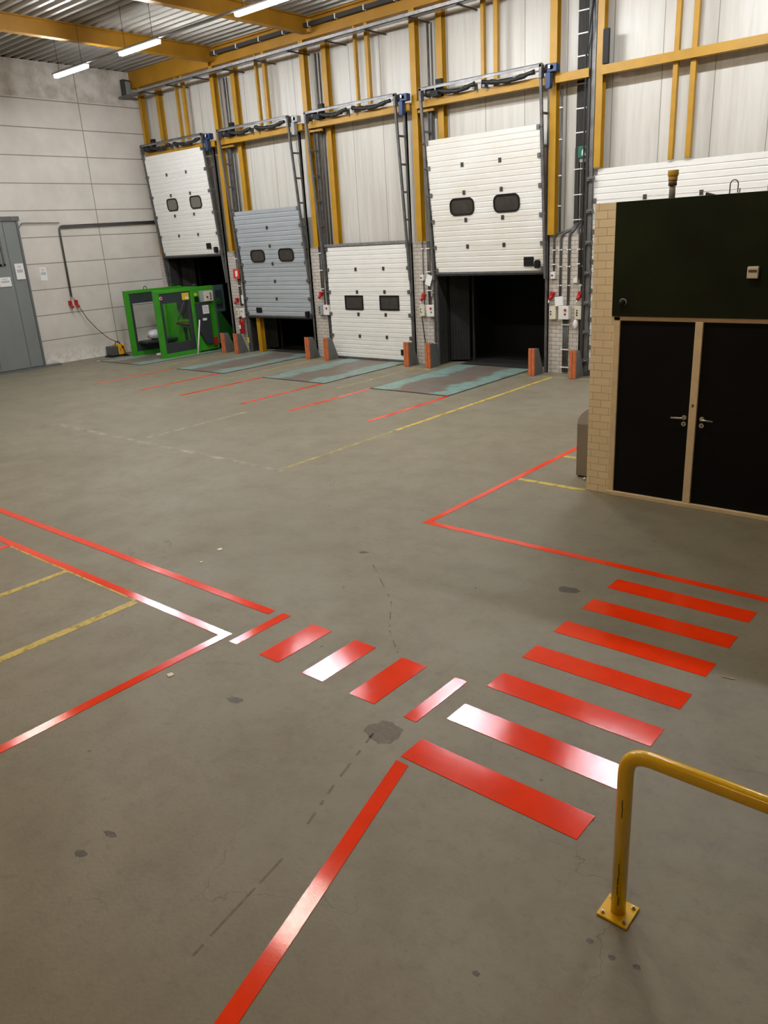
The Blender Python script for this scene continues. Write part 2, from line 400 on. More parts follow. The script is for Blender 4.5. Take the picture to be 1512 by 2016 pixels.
def tag(o, label, cat, group=None):
    o['label'] = label; o['category'] = cat
    if group: o['group'] = group
    return o
def single(name, mb, mats, label, cat, origin, group=None, bevel=0.0):
    return tag(build(mb, name, mats, origin, None, bevel), label, cat, group)
def struct(name, mb, mats):
    o = build(mb, name, mats); o['kind'] = 'structure'; return o

# ------------------------------------------------------------------ the shell
XL, YB, ZC = -23.6, 16.45, 8.45
XR, YF = 9.0, -8.0
struct('floor', MB().box(XL - .3, XR + .3, YF - .3, 19.2, -0.2, 0.0), 'floor')
DOCKS = [(-23.10, -20.07), (-19.28, -16.45), (-15.72, -12.80), (-11.97, -8.98)]
wb = MB()
# brick piers up to 3 m
wb.mi = 0
piers = [(XL, -23.15), (-20.02, -19.33), (-16.40, -15.77), (-12.75, -12.02), (-8.93, -7.95)]
for a, b in piers: wb.box(a, b, 16.28, 16.6, 0, 3.0)
wb.box(-4.35, XR, 16.28, 16.6, 0, 3.0)
wb.mi = 1
wb.box(XL, XR, YB, 16.6, 3.0, ZC)
struct('wall_back', wb, ['white_brick', 'panel'])
struct('wall_left', MB().box(XL - .3, XL, YF, 16.6, 0, ZC), 'concrete')
struct('wall_right', MB().box(XR, XR + .3, YF, 16.6, 0, ZC), 'plain_wall')
struct('wall_front', MB().box(XL - .3, XR + .3, YF - .3, YF, 0, ZC), 'plain_wall')
# corrugated deck
cl = MB(); per = 0.27; y = YF
prof = []
while y < 16.6:
    prof += [(y, ZC), (y + 0.09, ZC), (y + 0.125, ZC + 0.1), (y + 0.235, ZC + 0.1)]; y += per
top = [(prof[-1][0], ZC + 0.16), (prof[0][0], ZC + 0.16)]
for i in range(len(prof) - 1):
    a, b = prof[i], prof[i + 1]
    v = [cl.bm.verts.new(q) for q in ((XL - .1, a[0], a[1]), (XR, a[0], a[1]), (XR, b[0], b[1]), (XL - .1, b[0], b[1]))]
    cl.bm.faces.new(v)
cl.box(XL - .3, XR + .3, YF - .3, 16.7, ZC + 0.11, ZC + 0.2)
struct('ceiling', cl, 'deck')
# gap above the concrete wall: the deck flutes
# ------------------------------------------------------------------ roof steel
def ibeam_y(x, y0, y1, z0, z1, w=0.2, t=0.015, fl=0.022):
    mb = MB(); mb.box(x - w / 2, x + w / 2, y0, y1, z0, z0 + fl); mb.box(x - w / 2, x + w / 2, y0, y1, z1 - fl, z1)
    mb.box(x - t / 2, x + t / 2, y0, y1, z0 + fl, z1 - fl); return mb
for x, lb in ((-19.55, 'yellow steel roof beam nearest the pale concrete wall, running out to the dock wall'),
              (-15.70, 'yellow steel roof beam beside the tube light at the top of the picture'),
              (-11.80, 'yellow steel roof beam meeting the dock wall above the third bay'),
              (-7.90, 'yellow steel roof beam meeting the dock wall above the cable ladder')):
    o = single('roof_beam', ibeam_y(x, YF, 16.1, 8.08, ZC), 'yellow_dark', lb, 'beam', (x, 12, 8.08))
eb = MB(); eb.box(-23.58, 4.0, 16.10, 16.32, 7.98, 8.0); eb.box(-23.58, 4.0, 16.10, 16.32, 8.42, ZC); eb.box(-23.58, 4.0, 16.2, 16.22, 8.0, 8.42)
eb.box(-23.58, -19.66, 16.09, 16.11, 7.98, 8.44)
single('eave_beam', eb, 'yellow_dark', 'long yellow steel beam along the top of the dock wall', 'beam', (-12, 16.2, 7.98))
# trunking on eave beam
tk = thing('cable_trunking', 'dark grey cable bundle clipped along the yellow beam at the top of the dock wall', 'cable', (-12, 15.98, 8.2))
build(MB().box(-19.4, 3.0, 15.98, 16.06, 8.20, 8.29), 'cable_bundle', 'dark_cable', parent=tk)
for i in range(24):
    x = -19.2 + i * 0.92; build(MB().box(x - .014, x + .014, 15.97, 16.07, 8.19, 8.30), 'clip', 'white', parent=tk)
tr = thing('cable_tray', 'long silver cable tray along the dock wall just below the roof', 'cable tray', (-12, 15.6, 7.7))
tb = MB(); tb.box(-22.5, -7.9, 15.58, 15.60, 7.69, 7.765); tb.box(-22.5, -7.9, 15.58, 15.78, 7.69, 7.70); tb.box(-22.5, -7.9, 15.76, 15.78, 7.69, 7.765)
build(tb, 'tray', 'galv', parent=tr)
for i in range(12):
    x = -22.3 + i * 1.28
    build(MB().box(x - .015, x + .015, 15.62, 16.35, 7.66, 7.69).box(x - .02, x + .02, 15.57, 15.6, 7.65, 7.70), 'tray_bracket', 'dark_steel', parent=tr)
build(MB().box(-23.55, -22.5, 15.6, 15.76, 7.66, 7.72), 'tray_end', 'galv_dull', parent=tr)
# ------------------------------------------------------------------ columns on the dock wall
def hcol(x, w, z0, z1, y0=16.12, d=0.16):
    if round(x, 2) in (-18.92, -15.36, -11.77, -22.53): y0 = 16.285
    mb = MB(); mb.box(x - w / 2, x + w / 2, y0, y0 + .012, z0, z1); mb.box(x - w / 2, x + w / 2, y0 + d - .012, y0 + d, z0, z1)
    mb.box(x - .006, x + .006, y0 + .012, y0 + d - .012, z0, z1)
    mb.box(x - w / 2, x - w / 2 + .012, y0 + .012, y0 + d - .012, z0, z1); return mb
NB = ['first', 'second', 'third', 'fourth']
cols = [(-23.22, .12, 3.02, 'yellow steel column tight in the corner by the concrete wall'),
        (-22.53, .15, 6.15, 'yellow upright above the left end of the first dock door by the corner'),
        (-19.63, .16, 3.02, 'yellow column between the first and second dock doors, nearer the first'),
        (-18.92, .16, 0.0, 'yellow column running down behind the half open grey dock door'),
        (-15.98, .16, 3.02, 'yellow column just right of the grey dock door'),
        (-15.36, .16, 3.02, 'yellow column above the left part of the closed white dock door'),
        (-12.40, .16, 3.02, 'yellow column just right of the closed white dock door'),
        (-11.77, .16, 3.05, 'yellow column behind the left edge of the large raised white door'),
        (-8.80, .16, 3.02, 'yellow column right of the large raised white door'),
        (-7.78, .14, 4.27, 'yellow column right of the tall dark post above the far right door')]
for x, w, z0, lb in cols:
    single('steel_column', hcol(x, w, z0, 7.98), 'yellow', lb, 'column', (x, 16.2, z0), 'yellow columns of the dock wall')
thins = [(-21.37, .06, 6.1, 'thin left of the pair of yellow uprights above the first dock door'), (-21.05, .10, 6.1, 'wider right of the pair of yellow uprights above the first dock door'),
         (-17.78, .06, 6.1, 'thin left of the pair of yellow uprights above the grey dock door'), (-17.45, .10, 6.1, 'wider right of the pair of yellow uprights above the grey dock door'),
         (-14.18, .06, 6.1, 'thin left of the pair of yellow uprights above the closed white door'), (-13.80, .10, 6.1, 'wider right of the pair of yellow uprights above the closed white door'),
         (-10.52, .08, 6.1, 'left of the pair of yellow uprights above the large raised white door'), (-10.19, .10, 6.1, 'right of the pair of yellow uprights above the large raised white door'),
         (-6.28, .09, 4.28, 'left of the pair of long yellow uprights above the far right door'), (-5.95, .10, 4.28, 'right of the pair of long yellow uprights above the far right door')]
for x, w, z0, lb in thins:
    single('yellow_upright', MB().box(x - w / 2, x + w / 2, 16.14, 16.24, z0, 7.98), 'yellow', lb, 'upright', (x, 16.2, z0), 'thin yellow uprights between the columns', bevel=.004)
girts = [(-23.15, -19.72, 'yellow girt over the first dock door, from the corner'), (-19.54, -16.07, 'yellow girt over the grey dock door'), (-15.89, -12.49, 'yellow girt over the closed white dock door'),
         (-12.31, -8.90, 'yellow girt over the large raised white door'), (-8.71, -7.97, 'short yellow girt crossing behind the cable bundle'), (-7.70, -2.5, 'yellow girt across the panels above the far right door')]
for a, b, lb in girts:
    mb = MB(); mb.box(a, b, 16.04, 16.28, 6.07, 6.10); mb.box(a, b, 16.04, 16.06, 5.96, 6.07); mb.box(a, b, 16.04, 16.20, 5.94, 5.96)
    single('wall_girt', mb, 'yellow', lb, 'girt', ((a + b) / 2, 16.1, 5.94), 'yellow girts on the dock wall')
for (a, b, lb) in ((-19.63, -18.92, 'short yellow tie between two columns left of the grey dock door'), (-15.98, -15.36, 'short yellow tie between two columns right of the grey dock door'), (-12.40, -11.77, 'short yellow tie between two columns left of the large raised door')):
    single('column_tie', MB().box(a + .09, b - .09, 16.13, 16.19, 5.86, 5.92), 'yellow', lb, 'steel tie', (a, 16.15, 5.86))
# ------------------------------------------------------------------ dock doors
def Yd(z, lean): return 16.20 - (0.088 * max(0.0, z - 2.3) if lean else 0.0)
def sectional(i, x0, x1, zb, h, nsec, matn, label, win, winmat, wr, hinge, lean, rib, ribd, box=None, knob=None, nrib=5):
    t = thing('sectional_door', label, 'door', ((x0 + x1) / 2, 16.22, zb), 'sectional doors of the loading docks')
    # ribbed leaf profile
    prof = []; sh = h / nsec; z = zb
    for k in range(nsec):
        zs = zb + k * sh
        prof.append((Yd(zs, lean) + .013, zs + .004)); prof.append((Yd(zs, lean), zs + .010))
        for j in range(1, nrib):
            zz = zs + sh * j / nrib; yy = Yd(zz, lean)
            prof += [(yy, zz - rib), (yy + ribd, zz - rib * .3), (yy + ribd, zz + rib * .3), (yy, zz + rib)]
        ze = zs + sh; prof.append((Yd(ze, lean), ze - .010)); prof.append((Yd(ze, lean) + .013, ze - .004))
    back = [(Yd(zb + h, lean) + .045, zb + h), (Yd(zb + h / 2, lean) + .045, zb + h / 2), (Yd(zb, lean) + .045, zb)]
    mb = MB()
    for a, b in zip(prof[:-1], prof[1:]):
        mb.bm.faces.new([mb.bm.verts.new(q) for q in ((x0, a[0], a[1]), (x1, a[0], a[1]), (x1, b[0], b[1]), (x0, b[0], b[1]))])
    for k in range(nsec):
        za, zz = zb + k * sh, zb + (k + 1) * sh
        ya, yb_ = Yd(za, lean), Yd(zz, lean)
        pts = [(ya + .016, za), (yb_ + .016, zz), (yb_ + .045, zz), (ya + .045, za)]
        mb.prism(pts, 0, x0, x1)
    bmesh.ops.remove_doubles(mb.bm, verts=mb.bm.verts[:], dist=1e-5)
    build(mb, 'door_leaf', matn, parent=t)
    for (wx, wz, ww, wh) in win:
        yy = Yd(wz, lean); dy = (Yd(wz + .1, lean) - Yd(wz - .1, lean)) / .2
        outer = rrect(ww, wh, wr); inner = rrect(ww - .07, wh - .07, max(wr - .035, .004))
        f = MB(); n = len(outer); rings = []
        for pts, off in ((outer, .0), (outer, -.02), (inner, -.02), (inner, -.004)):
            rings.append([f.bm.verts.new((wx + px, yy + dy * pz + off, wz + pz)) for px, pz in pts])
        for a, b in zip(rings[:-1], rings[1:]):
            for q in range(n): f.bm.faces.new((a[q], a[(q + 1) % n], b[(q + 1) % n], b[q]))
        fo = build(f, 'door_window', 'black', parent=t)
        pn = MB(); lo = [pn.bm.verts.new((wx + px, yy + dy * pz - .006, wz + pz)) for px, pz in inner]; pn.bm.faces.new(lo)
        ho = [pn.bm.verts.new((wx + px, yy + dy * pz - .002, wz + pz)) for px, pz in inner]; pn.bm.faces.new(ho)
        for q in range(n): pn.bm.faces.new((lo[q], lo[(q + 1) % n], ho[(q + 1) % n], ho[q]))
        build(pn, 'pane', winmat, parent=fo)
    for hx in hinge:
        for k in range(1, nsec):
            zz = zb + k * sh
            hb = MB(); yy = Yd(zz, lean)
            hb.cbox((hx, yy - .006, zz + .028), (.075, .012, .034)); hb.cbox((hx, yy - .006, zz - .028), (.075, .012, .034)); hb.cyl((hx - .03, yy - .014, zz), .009, .06, 0, 8)
            build(hb, 'hinge', 'dark_steel', parent=t)
    for side, xs in ((-1, x0), (1, x1)):
        for k in range(0, nsec + 1):
            zz = min(zb + k * sh, zb + h - .05) if k else zb + .06
            yy = Yd(zz, lean)
            rb = MB(); rb.cbox((xs - side * .03, yy - .012, zz), (.07, .022, .09)); rb.cyl((xs + side * .0, yy - .02, zz), .012, side * .09, 0, 8); rb.cyl((xs + side * .06, yy - .02, zz), .024, side * .03, 0, 12)
            build(rb, 'roller', 'galv_dull', parent=t)
    bs = MB(); y0 = Yd(zb, lean); bs.box(x0 - .02, x1 + .02, y0 - .012, y0 + .05, zb - .035, zb + .012)
    build(bs, 'bottom_rail', 'galv_dull', parent=t)
    bs = MB(); bs.box(x0 - .01, x1 + .01, y0 + .0, y0 + .05, zb - .075, zb - .03)
    build(bs, 'bottom_seal', 'rubber', parent=t)
    if box:
        bx, bz, bw, bh = box; yy = Yd(bz, lean)
        b = MB(); b.box(bx - bw / 2, bx + bw / 2, yy - .025, yy, bz - bh / 2, bz + bh / 2); b.box(bx - bw / 2 + .02, bx + bw / 2 - .02, yy - .03, yy - .02, bz - .012, bz + .004)
        build(b, 'hand_grip', 'black', parent=t, bevel=.006)
    if knob:
        yy = Yd(knob[1], lean); b = MB(); b.prism([(knob[0] + px, knob[1] + pz) for px, pz in rrect(.11, .18, .05)], 1, yy - .1, yy - .005)
        build(b, 'cable_guard', 'black', parent=t)
    return t
zb1 = 2.97
sectional(0, -23.08, -20.12, 2.97, 3.0, 5, 'white_door', 'white raised dock door nearest the corner, with two rounded windows', [(-22.08, 4.50, .55, .37), (-20.88, 4.50, .56, .37)], 'pane_light', .12, (-22.07, -21.08), True, .015, .011, (-20.65, 3.215, .22, .17), (-20.28, 3.09))
sectional(1, -19.25, -16.48, 1.13, 2.98, 6, 'grey_door', 'blue grey dock door raised halfway, dented near the bottom', [(-18.46, 2.85, .62, .36), (-17.24, 2.85, .63, .36)], 'pane', .14, (-17.87,), True, .020, .014, (-18.70, 1.29, .24, .15), (-16.58, 1.20), nrib=4)
sectional(2, -15.70, -12.84, 0.06, 2.93, 5, 'white_door', 'fully closed white dock door with two square windows', [(-14.78, 1.54, .66, .38), (-13.53, 1.54, .66, .38)], 'pane', .012, (-14.65, -13.68), False, .015, .011, (-13.16, .27, .1, .15), None)
sectional(3, -11.97, -9.00, 2.27, 2.95, 5, 'white_door_grimy', 'largest looking raised white dock door with two wide rounded windows', [(-11.08, 3.74, .68, .38), (-9.88, 3.74, .68, .38)], 'pane', .14, (-11.0, -10.0), True, .015, .011, (-9.37, 2.48, .25, .20), (-9.13, 2.42))
sectional(4, -7.86, -4.40, 0.03, 4.22, 7, 'white_door', 'tall closed white door at far right, partly hidden by the brick room', [], 'pane', .1, (-6.76, -5.65), False, .015, .011)
single('lintel_strip', MB().box(-15.74, -12.78, 16.18, 16.28, 3.0, 3.07), 'galv', 'grey lintel strip on top of the closed white dock door', 'lintel', (-14.2, 16.2, 3.0))
# dent of grey door
# ------------------------------------------------------------------ lift gear
def lift(i, x0, x1, label, motor, tall=False, dark=False):
    t = thing('door_lift_gear', label, 'door gear', ((x0 + x1) / 2, 16.1, 0), 'lifting gear of the dock doors')
    tp = 15.865; zt = 6.25
    for s, x in ((-1, x0 - .055), (1, x1 + .055)):
        mb = MB(); mb.box(x - .035, x + .035, 16.225, 16.28, 0, 5.94); mb.box(x - .035 if s < 0 else x + .027, x - .027 if s < 0 else x + .035, 16.17, 16.28, 0, 5.94)
        build(mb, 'vertical_track', 'galv_dull', parent=t)
        mb = MB(); mb.prism([(16.17, 2.1), (16.21, 2.1), (tp + .04, zt), (tp, zt)], 0, x - s * .0 - .02, x + .02)
        mb.prism([(16.155, 2.1), (16.165, 2.1), (tp + .0, zt), (tp - .01, zt)], 0, x - .035, x + .02)
        build(mb, 'inclined_rail', 'galv_dull', parent=t)
        for z in (3.55, 4.18, 4.80, 5.42):
            yr = 16.17 + (tp - 16.17) * (z - 2.1) / (zt - 2.1)
            build(MB().box(x - .018, x + .018, yr + .03, 16.24, z - .022, z + .022), 'rung', 'galv_dull', parent=t)
        mb = MB(); mb.box(x - .03, x + .03, tp - .02, tp + .1, 6.05, 6.30); mb.box(x - .02, x + .02, tp, 16.25, 6.16, 6.22)
        build(mb, 'end_bracket', 'galv_dull', parent=t)
    mb = MB(); mb.box(x0 - .08, x1 + .09, tp - .02, tp + .0, 6.255, 6.315); mb.box(x0 - .08, x1 + .09, tp - .02, tp + .05, 6.305, 6.318)
    build(mb, 'front_angle', 'galv_mid', parent=t)
    mb = MB(); mb.cyl((x0 - .05, tp + .1, 6.20), .016, x1 - x0 + .28, 0, 10); build(mb, 'shaft', 'galv', parent=t)
    xm = (x0 + x1) / 2
    for a, b in ((x0 + .42, xm - .10), (xm + .10, x1 - .12)):
        pts = []; rr = []
        for k in range(17):
            u = k / 16; pts.append((a + (b - a) * u, tp + .07 - .02 * math.sin(u * 9), 6.20 - .07 * math.sin(math.pi * u) + .006 * math.sin(u * 37))); rr.append(.047 + .008 * math.sin(u * 23 + i))
        build(MB().tube(pts, rr, 12), 'spring', 'spring', parent=t)
    for x in (xm - .14, xm + .12):
        mb = MB(); mb.box(x - .03, x + .03, tp + .06, tp + .20, 6.10, 6.22); mb.box(x + .01, x + .05, tp + .16, 16.05, 6.03, 6.13)
        build(mb, 'centre_bracket', 'galv_dull', parent=t)
    mb = MB(); mb.cyl((x0 + .08, tp + .1, 6.20), .075, .13, 0, 16); mb.cyl((x0 + .06, tp + .1, 6.20), .09, .02, 0, 16); mb.cyl((x0 + .21, tp + .1, 6.20), .09, .02, 0, 16)
    build(mb, 'cable_drum', 'dark_steel', parent=t)
    mb = MB(); mb.box(x0 + .22, x0 + .42, tp + .02, tp + .24, 6.10, 6.22); mb.box(x0 + .26, x0 + .42, 16.03, 16.12, 6.10, 6.46)
    build(mb, 'black_bracket', 'black', parent=t)
    mo = MB(); mx = x1 + .20
    mo.box(mx - .02, mx + .20, tp + .02, tp + .17, 6.13, 6.28); mo.prism([(mx + px, 6.02 + pz) for px, pz in rrect(.11, .36, .04)], 1, tp + .03, tp + .15); mo.cyl((mx + .09, tp + .02, 6.21), .05, .16, 1, 14)
    mo_o = build(mo, 'motor', motor, parent=t, bevel=.008)
    build(MB().cyl((mx - .06, tp + .1, 6.20), .10, .05, 0, 20), 'gear_disc', 'black', parent=mo_o)
    build(MB().box(mx + .02, mx + .06, tp + .008, tp + .02, 6.20, 6.26), 'motor_label', 'white', parent=mo_o)
    # hanging cable down to the track
    build(MB().tube([(x1 + .12, 16.05, 6.0), (x1 + .13, 16.14, 4.5), (x1 + .12, 16.2, 3.0)], .008, 6), 'lift_cable', 'conduit', parent=t)
    return t
lift(0, -23.08, -20.12, 'tracks, spring shaft and dark blue motor of the dock door by the corner', 'blue')
lift(1, -19.25, -16.48, 'tracks, spring shaft and grey motor of the half raised grey door', 'grey_box')
lift(2, -15.70, -12.84, 'tracks, spring shaft and blue motor of the closed white dock door', 'blue')
lift(3, -11.97, -9.00, 'tracks, spring shaft and bright blue motor of the large raised white door', 'blue')
# far right door post
t = thing('door_post', 'tall dark post and grey track left of the far right white door', 'door post', (-7.95, 16.2, 0))
build(MB().box(-8.02, -7.96, 16.1, 16.28, 0, 7.35), 'dark_post', 'dark_steel', parent=t)
build(MB().box(-7.955, -7.87, 16.13, 16.20, 0, 7.3), 'grey_track', 'galv_dull', parent=t)
for k in range(7):
    z = .35 + k * .62
    b = MB(); b.box(-7.96, -7.82, 16.08, 16.15, z - .04, z + .04); b.cyl((-7.92, 16.06, z), .018, .08, 0, 8)
    build(b, 'guide_bracket', 'galv_dull', parent=t)
build(MB().tube([(-7.93, 16.1, 7.25), (-7.95, 16.0, 6.8), (-8.04, 16.06, 6.4), (-8.045, 16.08, 3.2), (-8.045, 16.08, 2.0)], .02, 8), 'black_hose', 'rubber', parent=t)
single('corner_bracket', MB().box(-7.70, -7.58, 16.06, 16.12, 6.12, 6.72), 'black', 'black perforated plate on the yellow column above the far right door', 'bracket', (-7.6, 16.1, 6.12), bevel=.004)
# ------------------------------------------------------------------ dock shelters (dark interiors)
for (x0, x1), lb in zip(DOCKS, ('first dock by the corner, behind the green machine', 'grey half raised door', 'closed white door', 'large raised white door')):
    t = thing('dock_shelter', 'black dock shelter tunnel seen dark behind the ' + lb if 'first' not in lb else 'black dock shelter tunnel behind the green baling machine', 'dock shelter', ((x0 + x1) / 2, 17.4, 0))
    mb = MB(); y0, y1 = 16.61, 18.9
    xs0, xs1 = x0 - .04, x1 + .04
    mb.box(xs0 - .05, xs0, y0, y1, 0, 3.2); mb.box(xs1, xs1 + .05, y0, y1, 0, 3.2); mb.box(xs0 - .05, xs1 + .05, y1, y1 + .05, 0, 3.2); mb.box(xs0 - .05, xs1 + .05, y0, y1, 3.2, 3.25); mb.box(xs0, xs1, 16.9, y1, 0.002, .01)
    build(mb, 'tunnel', 'shelter', parent=t)
    # jamb lining
    for xj in (xs0, xs1): build(MB().box(xj - .02, xj + .02, 16.29, 16.62, 0, 3.0), 'jamb', 'dark_steel', parent=t)
    cu = MB(); n = 14; xa = xs0 + .03
    prev = None
    for k in range(n + 1):
        x = xa + .42 * k / n; y = 16.75 + (.03 if k % 2 else 0) + .25 * k / n
        cur = [cu.bm.verts.new((x, y, .05)), cu.bm.verts.new((x, y, 3.1))]
        if prev: cu.bm.faces.new((prev[0], cur[0], cur[1], prev[1]))
        prev = cur
    cuo = build(cu, 'curtain', 'curtain', parent=t); sm = cuo.modifiers.new('thick', 'SOLIDIFY'); sm.thickness = .008
    build(MB().box(xs0 + .47, xs0 + .52, 17.1, 17.15, 0.01, 3.1), 'curtain_post', 'curtain', parent=t)
# ------------------------------------------------------------------ dock levellers
LV = [(-22.72, -20.58, 'lvl_b', 'dock leveller plate under the green baling machine'), (-18.76, -16.72, 'lvl_b', 'dock leveller plate in front of the half raised grey door'),
      (-15.16, -13.02, 'lvl_b', 'dock leveller plate in front of the closed white door'), (-11.53, -9.44, 'lvl_a', 'teal and rust checker dock leveller plate in front of the large raised door')]
for x0, x1, mn, lb in LV:
    cx = (x0 + x1) / 2
    t = thing('dock_leveller', lb, 'dock leveller', (cx, 14.65, 0), 'dock levellers set in the floor')
    build(MB().box(x0, x1, 13.03, 16.45, .0, .012), 'deck_plate', mn, parent=t)
    fr = MB(); fr.box(x0 - .035, x0, 13.0, 16.9, 0, .006); fr.box(x1, x1 + .035, 13.0, 16.9, 0, .006); fr.box(x0 - .035, x1 + .035, 12.99, 13.03, 0, .006)
    build(fr, 'edge_gap', 'dark_steel', parent=t)
    build(MB().box(x0, x1, 16.45, 16.9, .0, .014), 'lip', 'dark_steel', parent=t)
# ------------------------------------------------------------------ guard posts
GP = [(-20.04, 'orange fronted guard post between the green machine and the fire extinguisher'), (-19.42, 'orange fronted guard post under the fire extinguisher'), (-16.27, 'orange fronted guard post at the right edge of the grey door opening'), (-15.53, 'orange fronted guard post at the left edge of the closed white door'),
      (-12.66, 'orange fronted guard post at the right edge of the closed white door'), (-11.97, 'orange fronted guard post at the left edge of the large open bay'), (-9.02, 'orange fronted guard post at the right edge of the large open bay'), (-8.0, 'orange fronted guard post beside the yellow brick corner')]
for gx, lb in GP:
    t = thing('guard_post', lb, 'guard post', (gx, 15.8, 0), 'guard posts between the dock bays')
    b = MB(); b.box(gx - .075, gx - .008, 15.70, 15.75, .005, .62); b.box(gx + .008, gx + .075, 15.70, 15.75, .005, .62); b.box(gx - .07, gx + .07, 15.715, 15.75, .005, .61)
    build(b, 'orange_front', 'orange', parent=t, bevel=.006)
    b = MB(); b.prism([(15.75, .0), (16.16, 0), (15.92, .6), (15.75, .6)], 0, gx - .07, gx + .07)
    build(b, 'wedge_body', 'guard_grey', parent=t, bevel=.004)
# ------------------------------------------------------------------ conduits, boxes on the piers
def conduit(name, paths, r, label, clips, origin, group='conduits on the dock wall', matn='conduit'):
    t = thing(name, label, 'conduit', origin, group)
    mb = MB()
    for p in paths: mb.tube(bend_path(p, .12), r, 8)
    build(mb, 'pipe', matn, parent=t)
    for (x, y, z, w) in clips:
        build(MB().box(x - w / 2, x + w / 2, y - .012, y + .02, z - .012, z + .012), 'clip', 'white', parent=t)
    return t
yp = 16.255
def vclips(xs, zs, w=.09): return [(x, yp - .015, z, w) for x in xs for z in zs]
# pier 4 bundle, two down-runs that fan out
up = [(-8.33, 4.95), (-8.22, 4.95)]
t = thing('cable_riser', 'wide dark cable bundle with white clips climbing the wall right of the large door', 'cable', (-8.28, 16.4, 3.1))
mb = MB()
for k in range(7): mb.box(-8.40 + k * .035, -8.372 + k * .035, 16.405, 16.44, 4.7, 7.6)
build(mb, 'cables', 'dark_cable', parent=t)
for z in (5.0, 5.45, 5.9, 6.4, 6.8, 7.2): build(MB().box(-8.40, -8.17, 16.39, 16.41, z - .012, z + .012), 'clip', 'white', parent=t)
build(MB().box(-8.40, -8.31, 16.39, 16.44, 3.2, 4.72), 'left_run', 'dark_cable', parent=t)
build(MB().box(-8.26, -8.19, 16.39, 16.44, 3.2, 4.72), 'right_run', 'dark_cable', parent=t)
for z in (3.3, 3.8, 4.3): build(MB().box(-8.42, -8.17, 16.375, 16.39, z - .01, z + .01), 'clip', 'white', parent=t)
fan = [(-8.35, -8.78, 2.26, 'thin conduit bending to the small white isolator right of the large door'), (-8.33, -8.62, 1.50, 'conduit bending down to the left of the white control box'), (-8.30, -8.42, 1.50, 'thick conduit running straight down to the white control box'), (-8.22, -8.18, 2.1, 'left of two thin conduits above the small square junction box'), (-8.06, -8.10, 1.8, 'rightmost thin conduit above the red socket by the dark post')]
for k, (xa, xb, ze, lb) in enumerate(fan):
    yy = 16.255
    conduit('wall_conduit', [[(xa, 16.40, 3.22), (xa, yy, 3.12 - .01 * k), (xb, yy, 3.02), (xb, yy, ze)]], .03 if k in (1, 2) else .022, lb, vclips([xb], [2.7, 2.35, 1.95] if ze < 1.9 else [2.7, 2.4]), (xb, yy, ze))
conduit('wall_conduit', [[(-8.47, yp, 1.22), (-8.47, yp, .03)], [(-8.52, yp, 1.22), (-8.52, yp, .03)], [(-8.42, yp, 1.22), (-8.42, yp, .03)]], .02, 'triple conduit from the white control box down to the floor', [(-8.47, yp - .02, z, .2) for z in (1.1, .55, .15)], (-8.47, yp, 0))
conduit('wall_conduit', [[(-8.13, yp, 1.2), (-8.13, yp, .45)]], .018, 'black conduit below the cream button box by the dark post', [], (-8.13, yp, .45), matn='rubber')
conduit('wall_conduit', [[(-8.66, 16.26, 5.9), (-8.66, 16.26, 3.05)]], .022, 'single pipe beside the yellow column right of the large door', [(-8.66, 16.23, z, .07) for z in (3.6, 4.2, 4.9, 5.5)], (-8.66, 16.26, 3.05))
# pier 3
conduit('wall_conduit', [[(-12.42, yp, 3.3), (-12.42, yp, 1.5)]], .014, 'thin conduit down to the cream box left of the large bay', vclips([-12.42], [2.85]), (-12.42, yp, 1.5))
conduit('wall_conduit', [[(-12.27, yp, 3.02), (-12.27, yp, 1.5)], [(-12.22, yp, 3.02), (-12.22, yp, 1.5)]], .02, 'thick double conduit left of the large open bay', [(-12.24, yp - .02, z, .13) for z in (2.85, 2.3, 1.85)], (-12.25, yp, 1.5))
conduit('wall_conduit', [[(-12.10, yp, 3.0), (-12.10, yp, 1.5)]], .012, 'thin pipe at the edge of the large open bay', vclips([-12.1], [2.75, 2.3, 1.8], .05), (-12.1, yp, 1.5))
conduit('wall_conduit', [[(-12.10, yp, 1.2), (-12.10, yp, .1)]], .035, 'thick grey conduit low beside the large open bay', [(-12.1, yp - .03, .55, .12)], (-12.1, yp, .1))
conduit('wall_conduit', [[(-12.50, yp - .03, 1.2), (-12.42, yp - .03, .6), (-12.40, yp - .03, .05)]], .014, 'black cable hanging below the cream box left of the large bay', [], (-12.45, yp, .05), matn='rubber')
# pier 2
conduit('wall_conduit', [[(-16.02, yp, 3.02), (-16.02, yp, 1.85)], [(-15.95, yp, 3.02), (-15.95, yp, 1.45)]], .02, 'double conduit between the grey door and the closed white door', [(-15.98, yp - .02, z, .12) for z in (2.85, 2.4, 1.9)], (-16, yp, 1.5))
conduit('wall_conduit', [[(-15.80, yp, 2.6), (-15.80, yp, 1.45)]], .014, 'thin pipe above the white switch box left of the closed white door', vclips([-15.8], [2.5, 1.8], .05), (-15.8, yp, 1.5))
conduit('wall_conduit', [[(-15.84, yp, 1.2), (-15.80, yp, .1)]], .03, 'thick conduit low between the grey door and the closed white door', [(-15.82, yp - .03, .6, .1)], (-15.8, yp, .1))
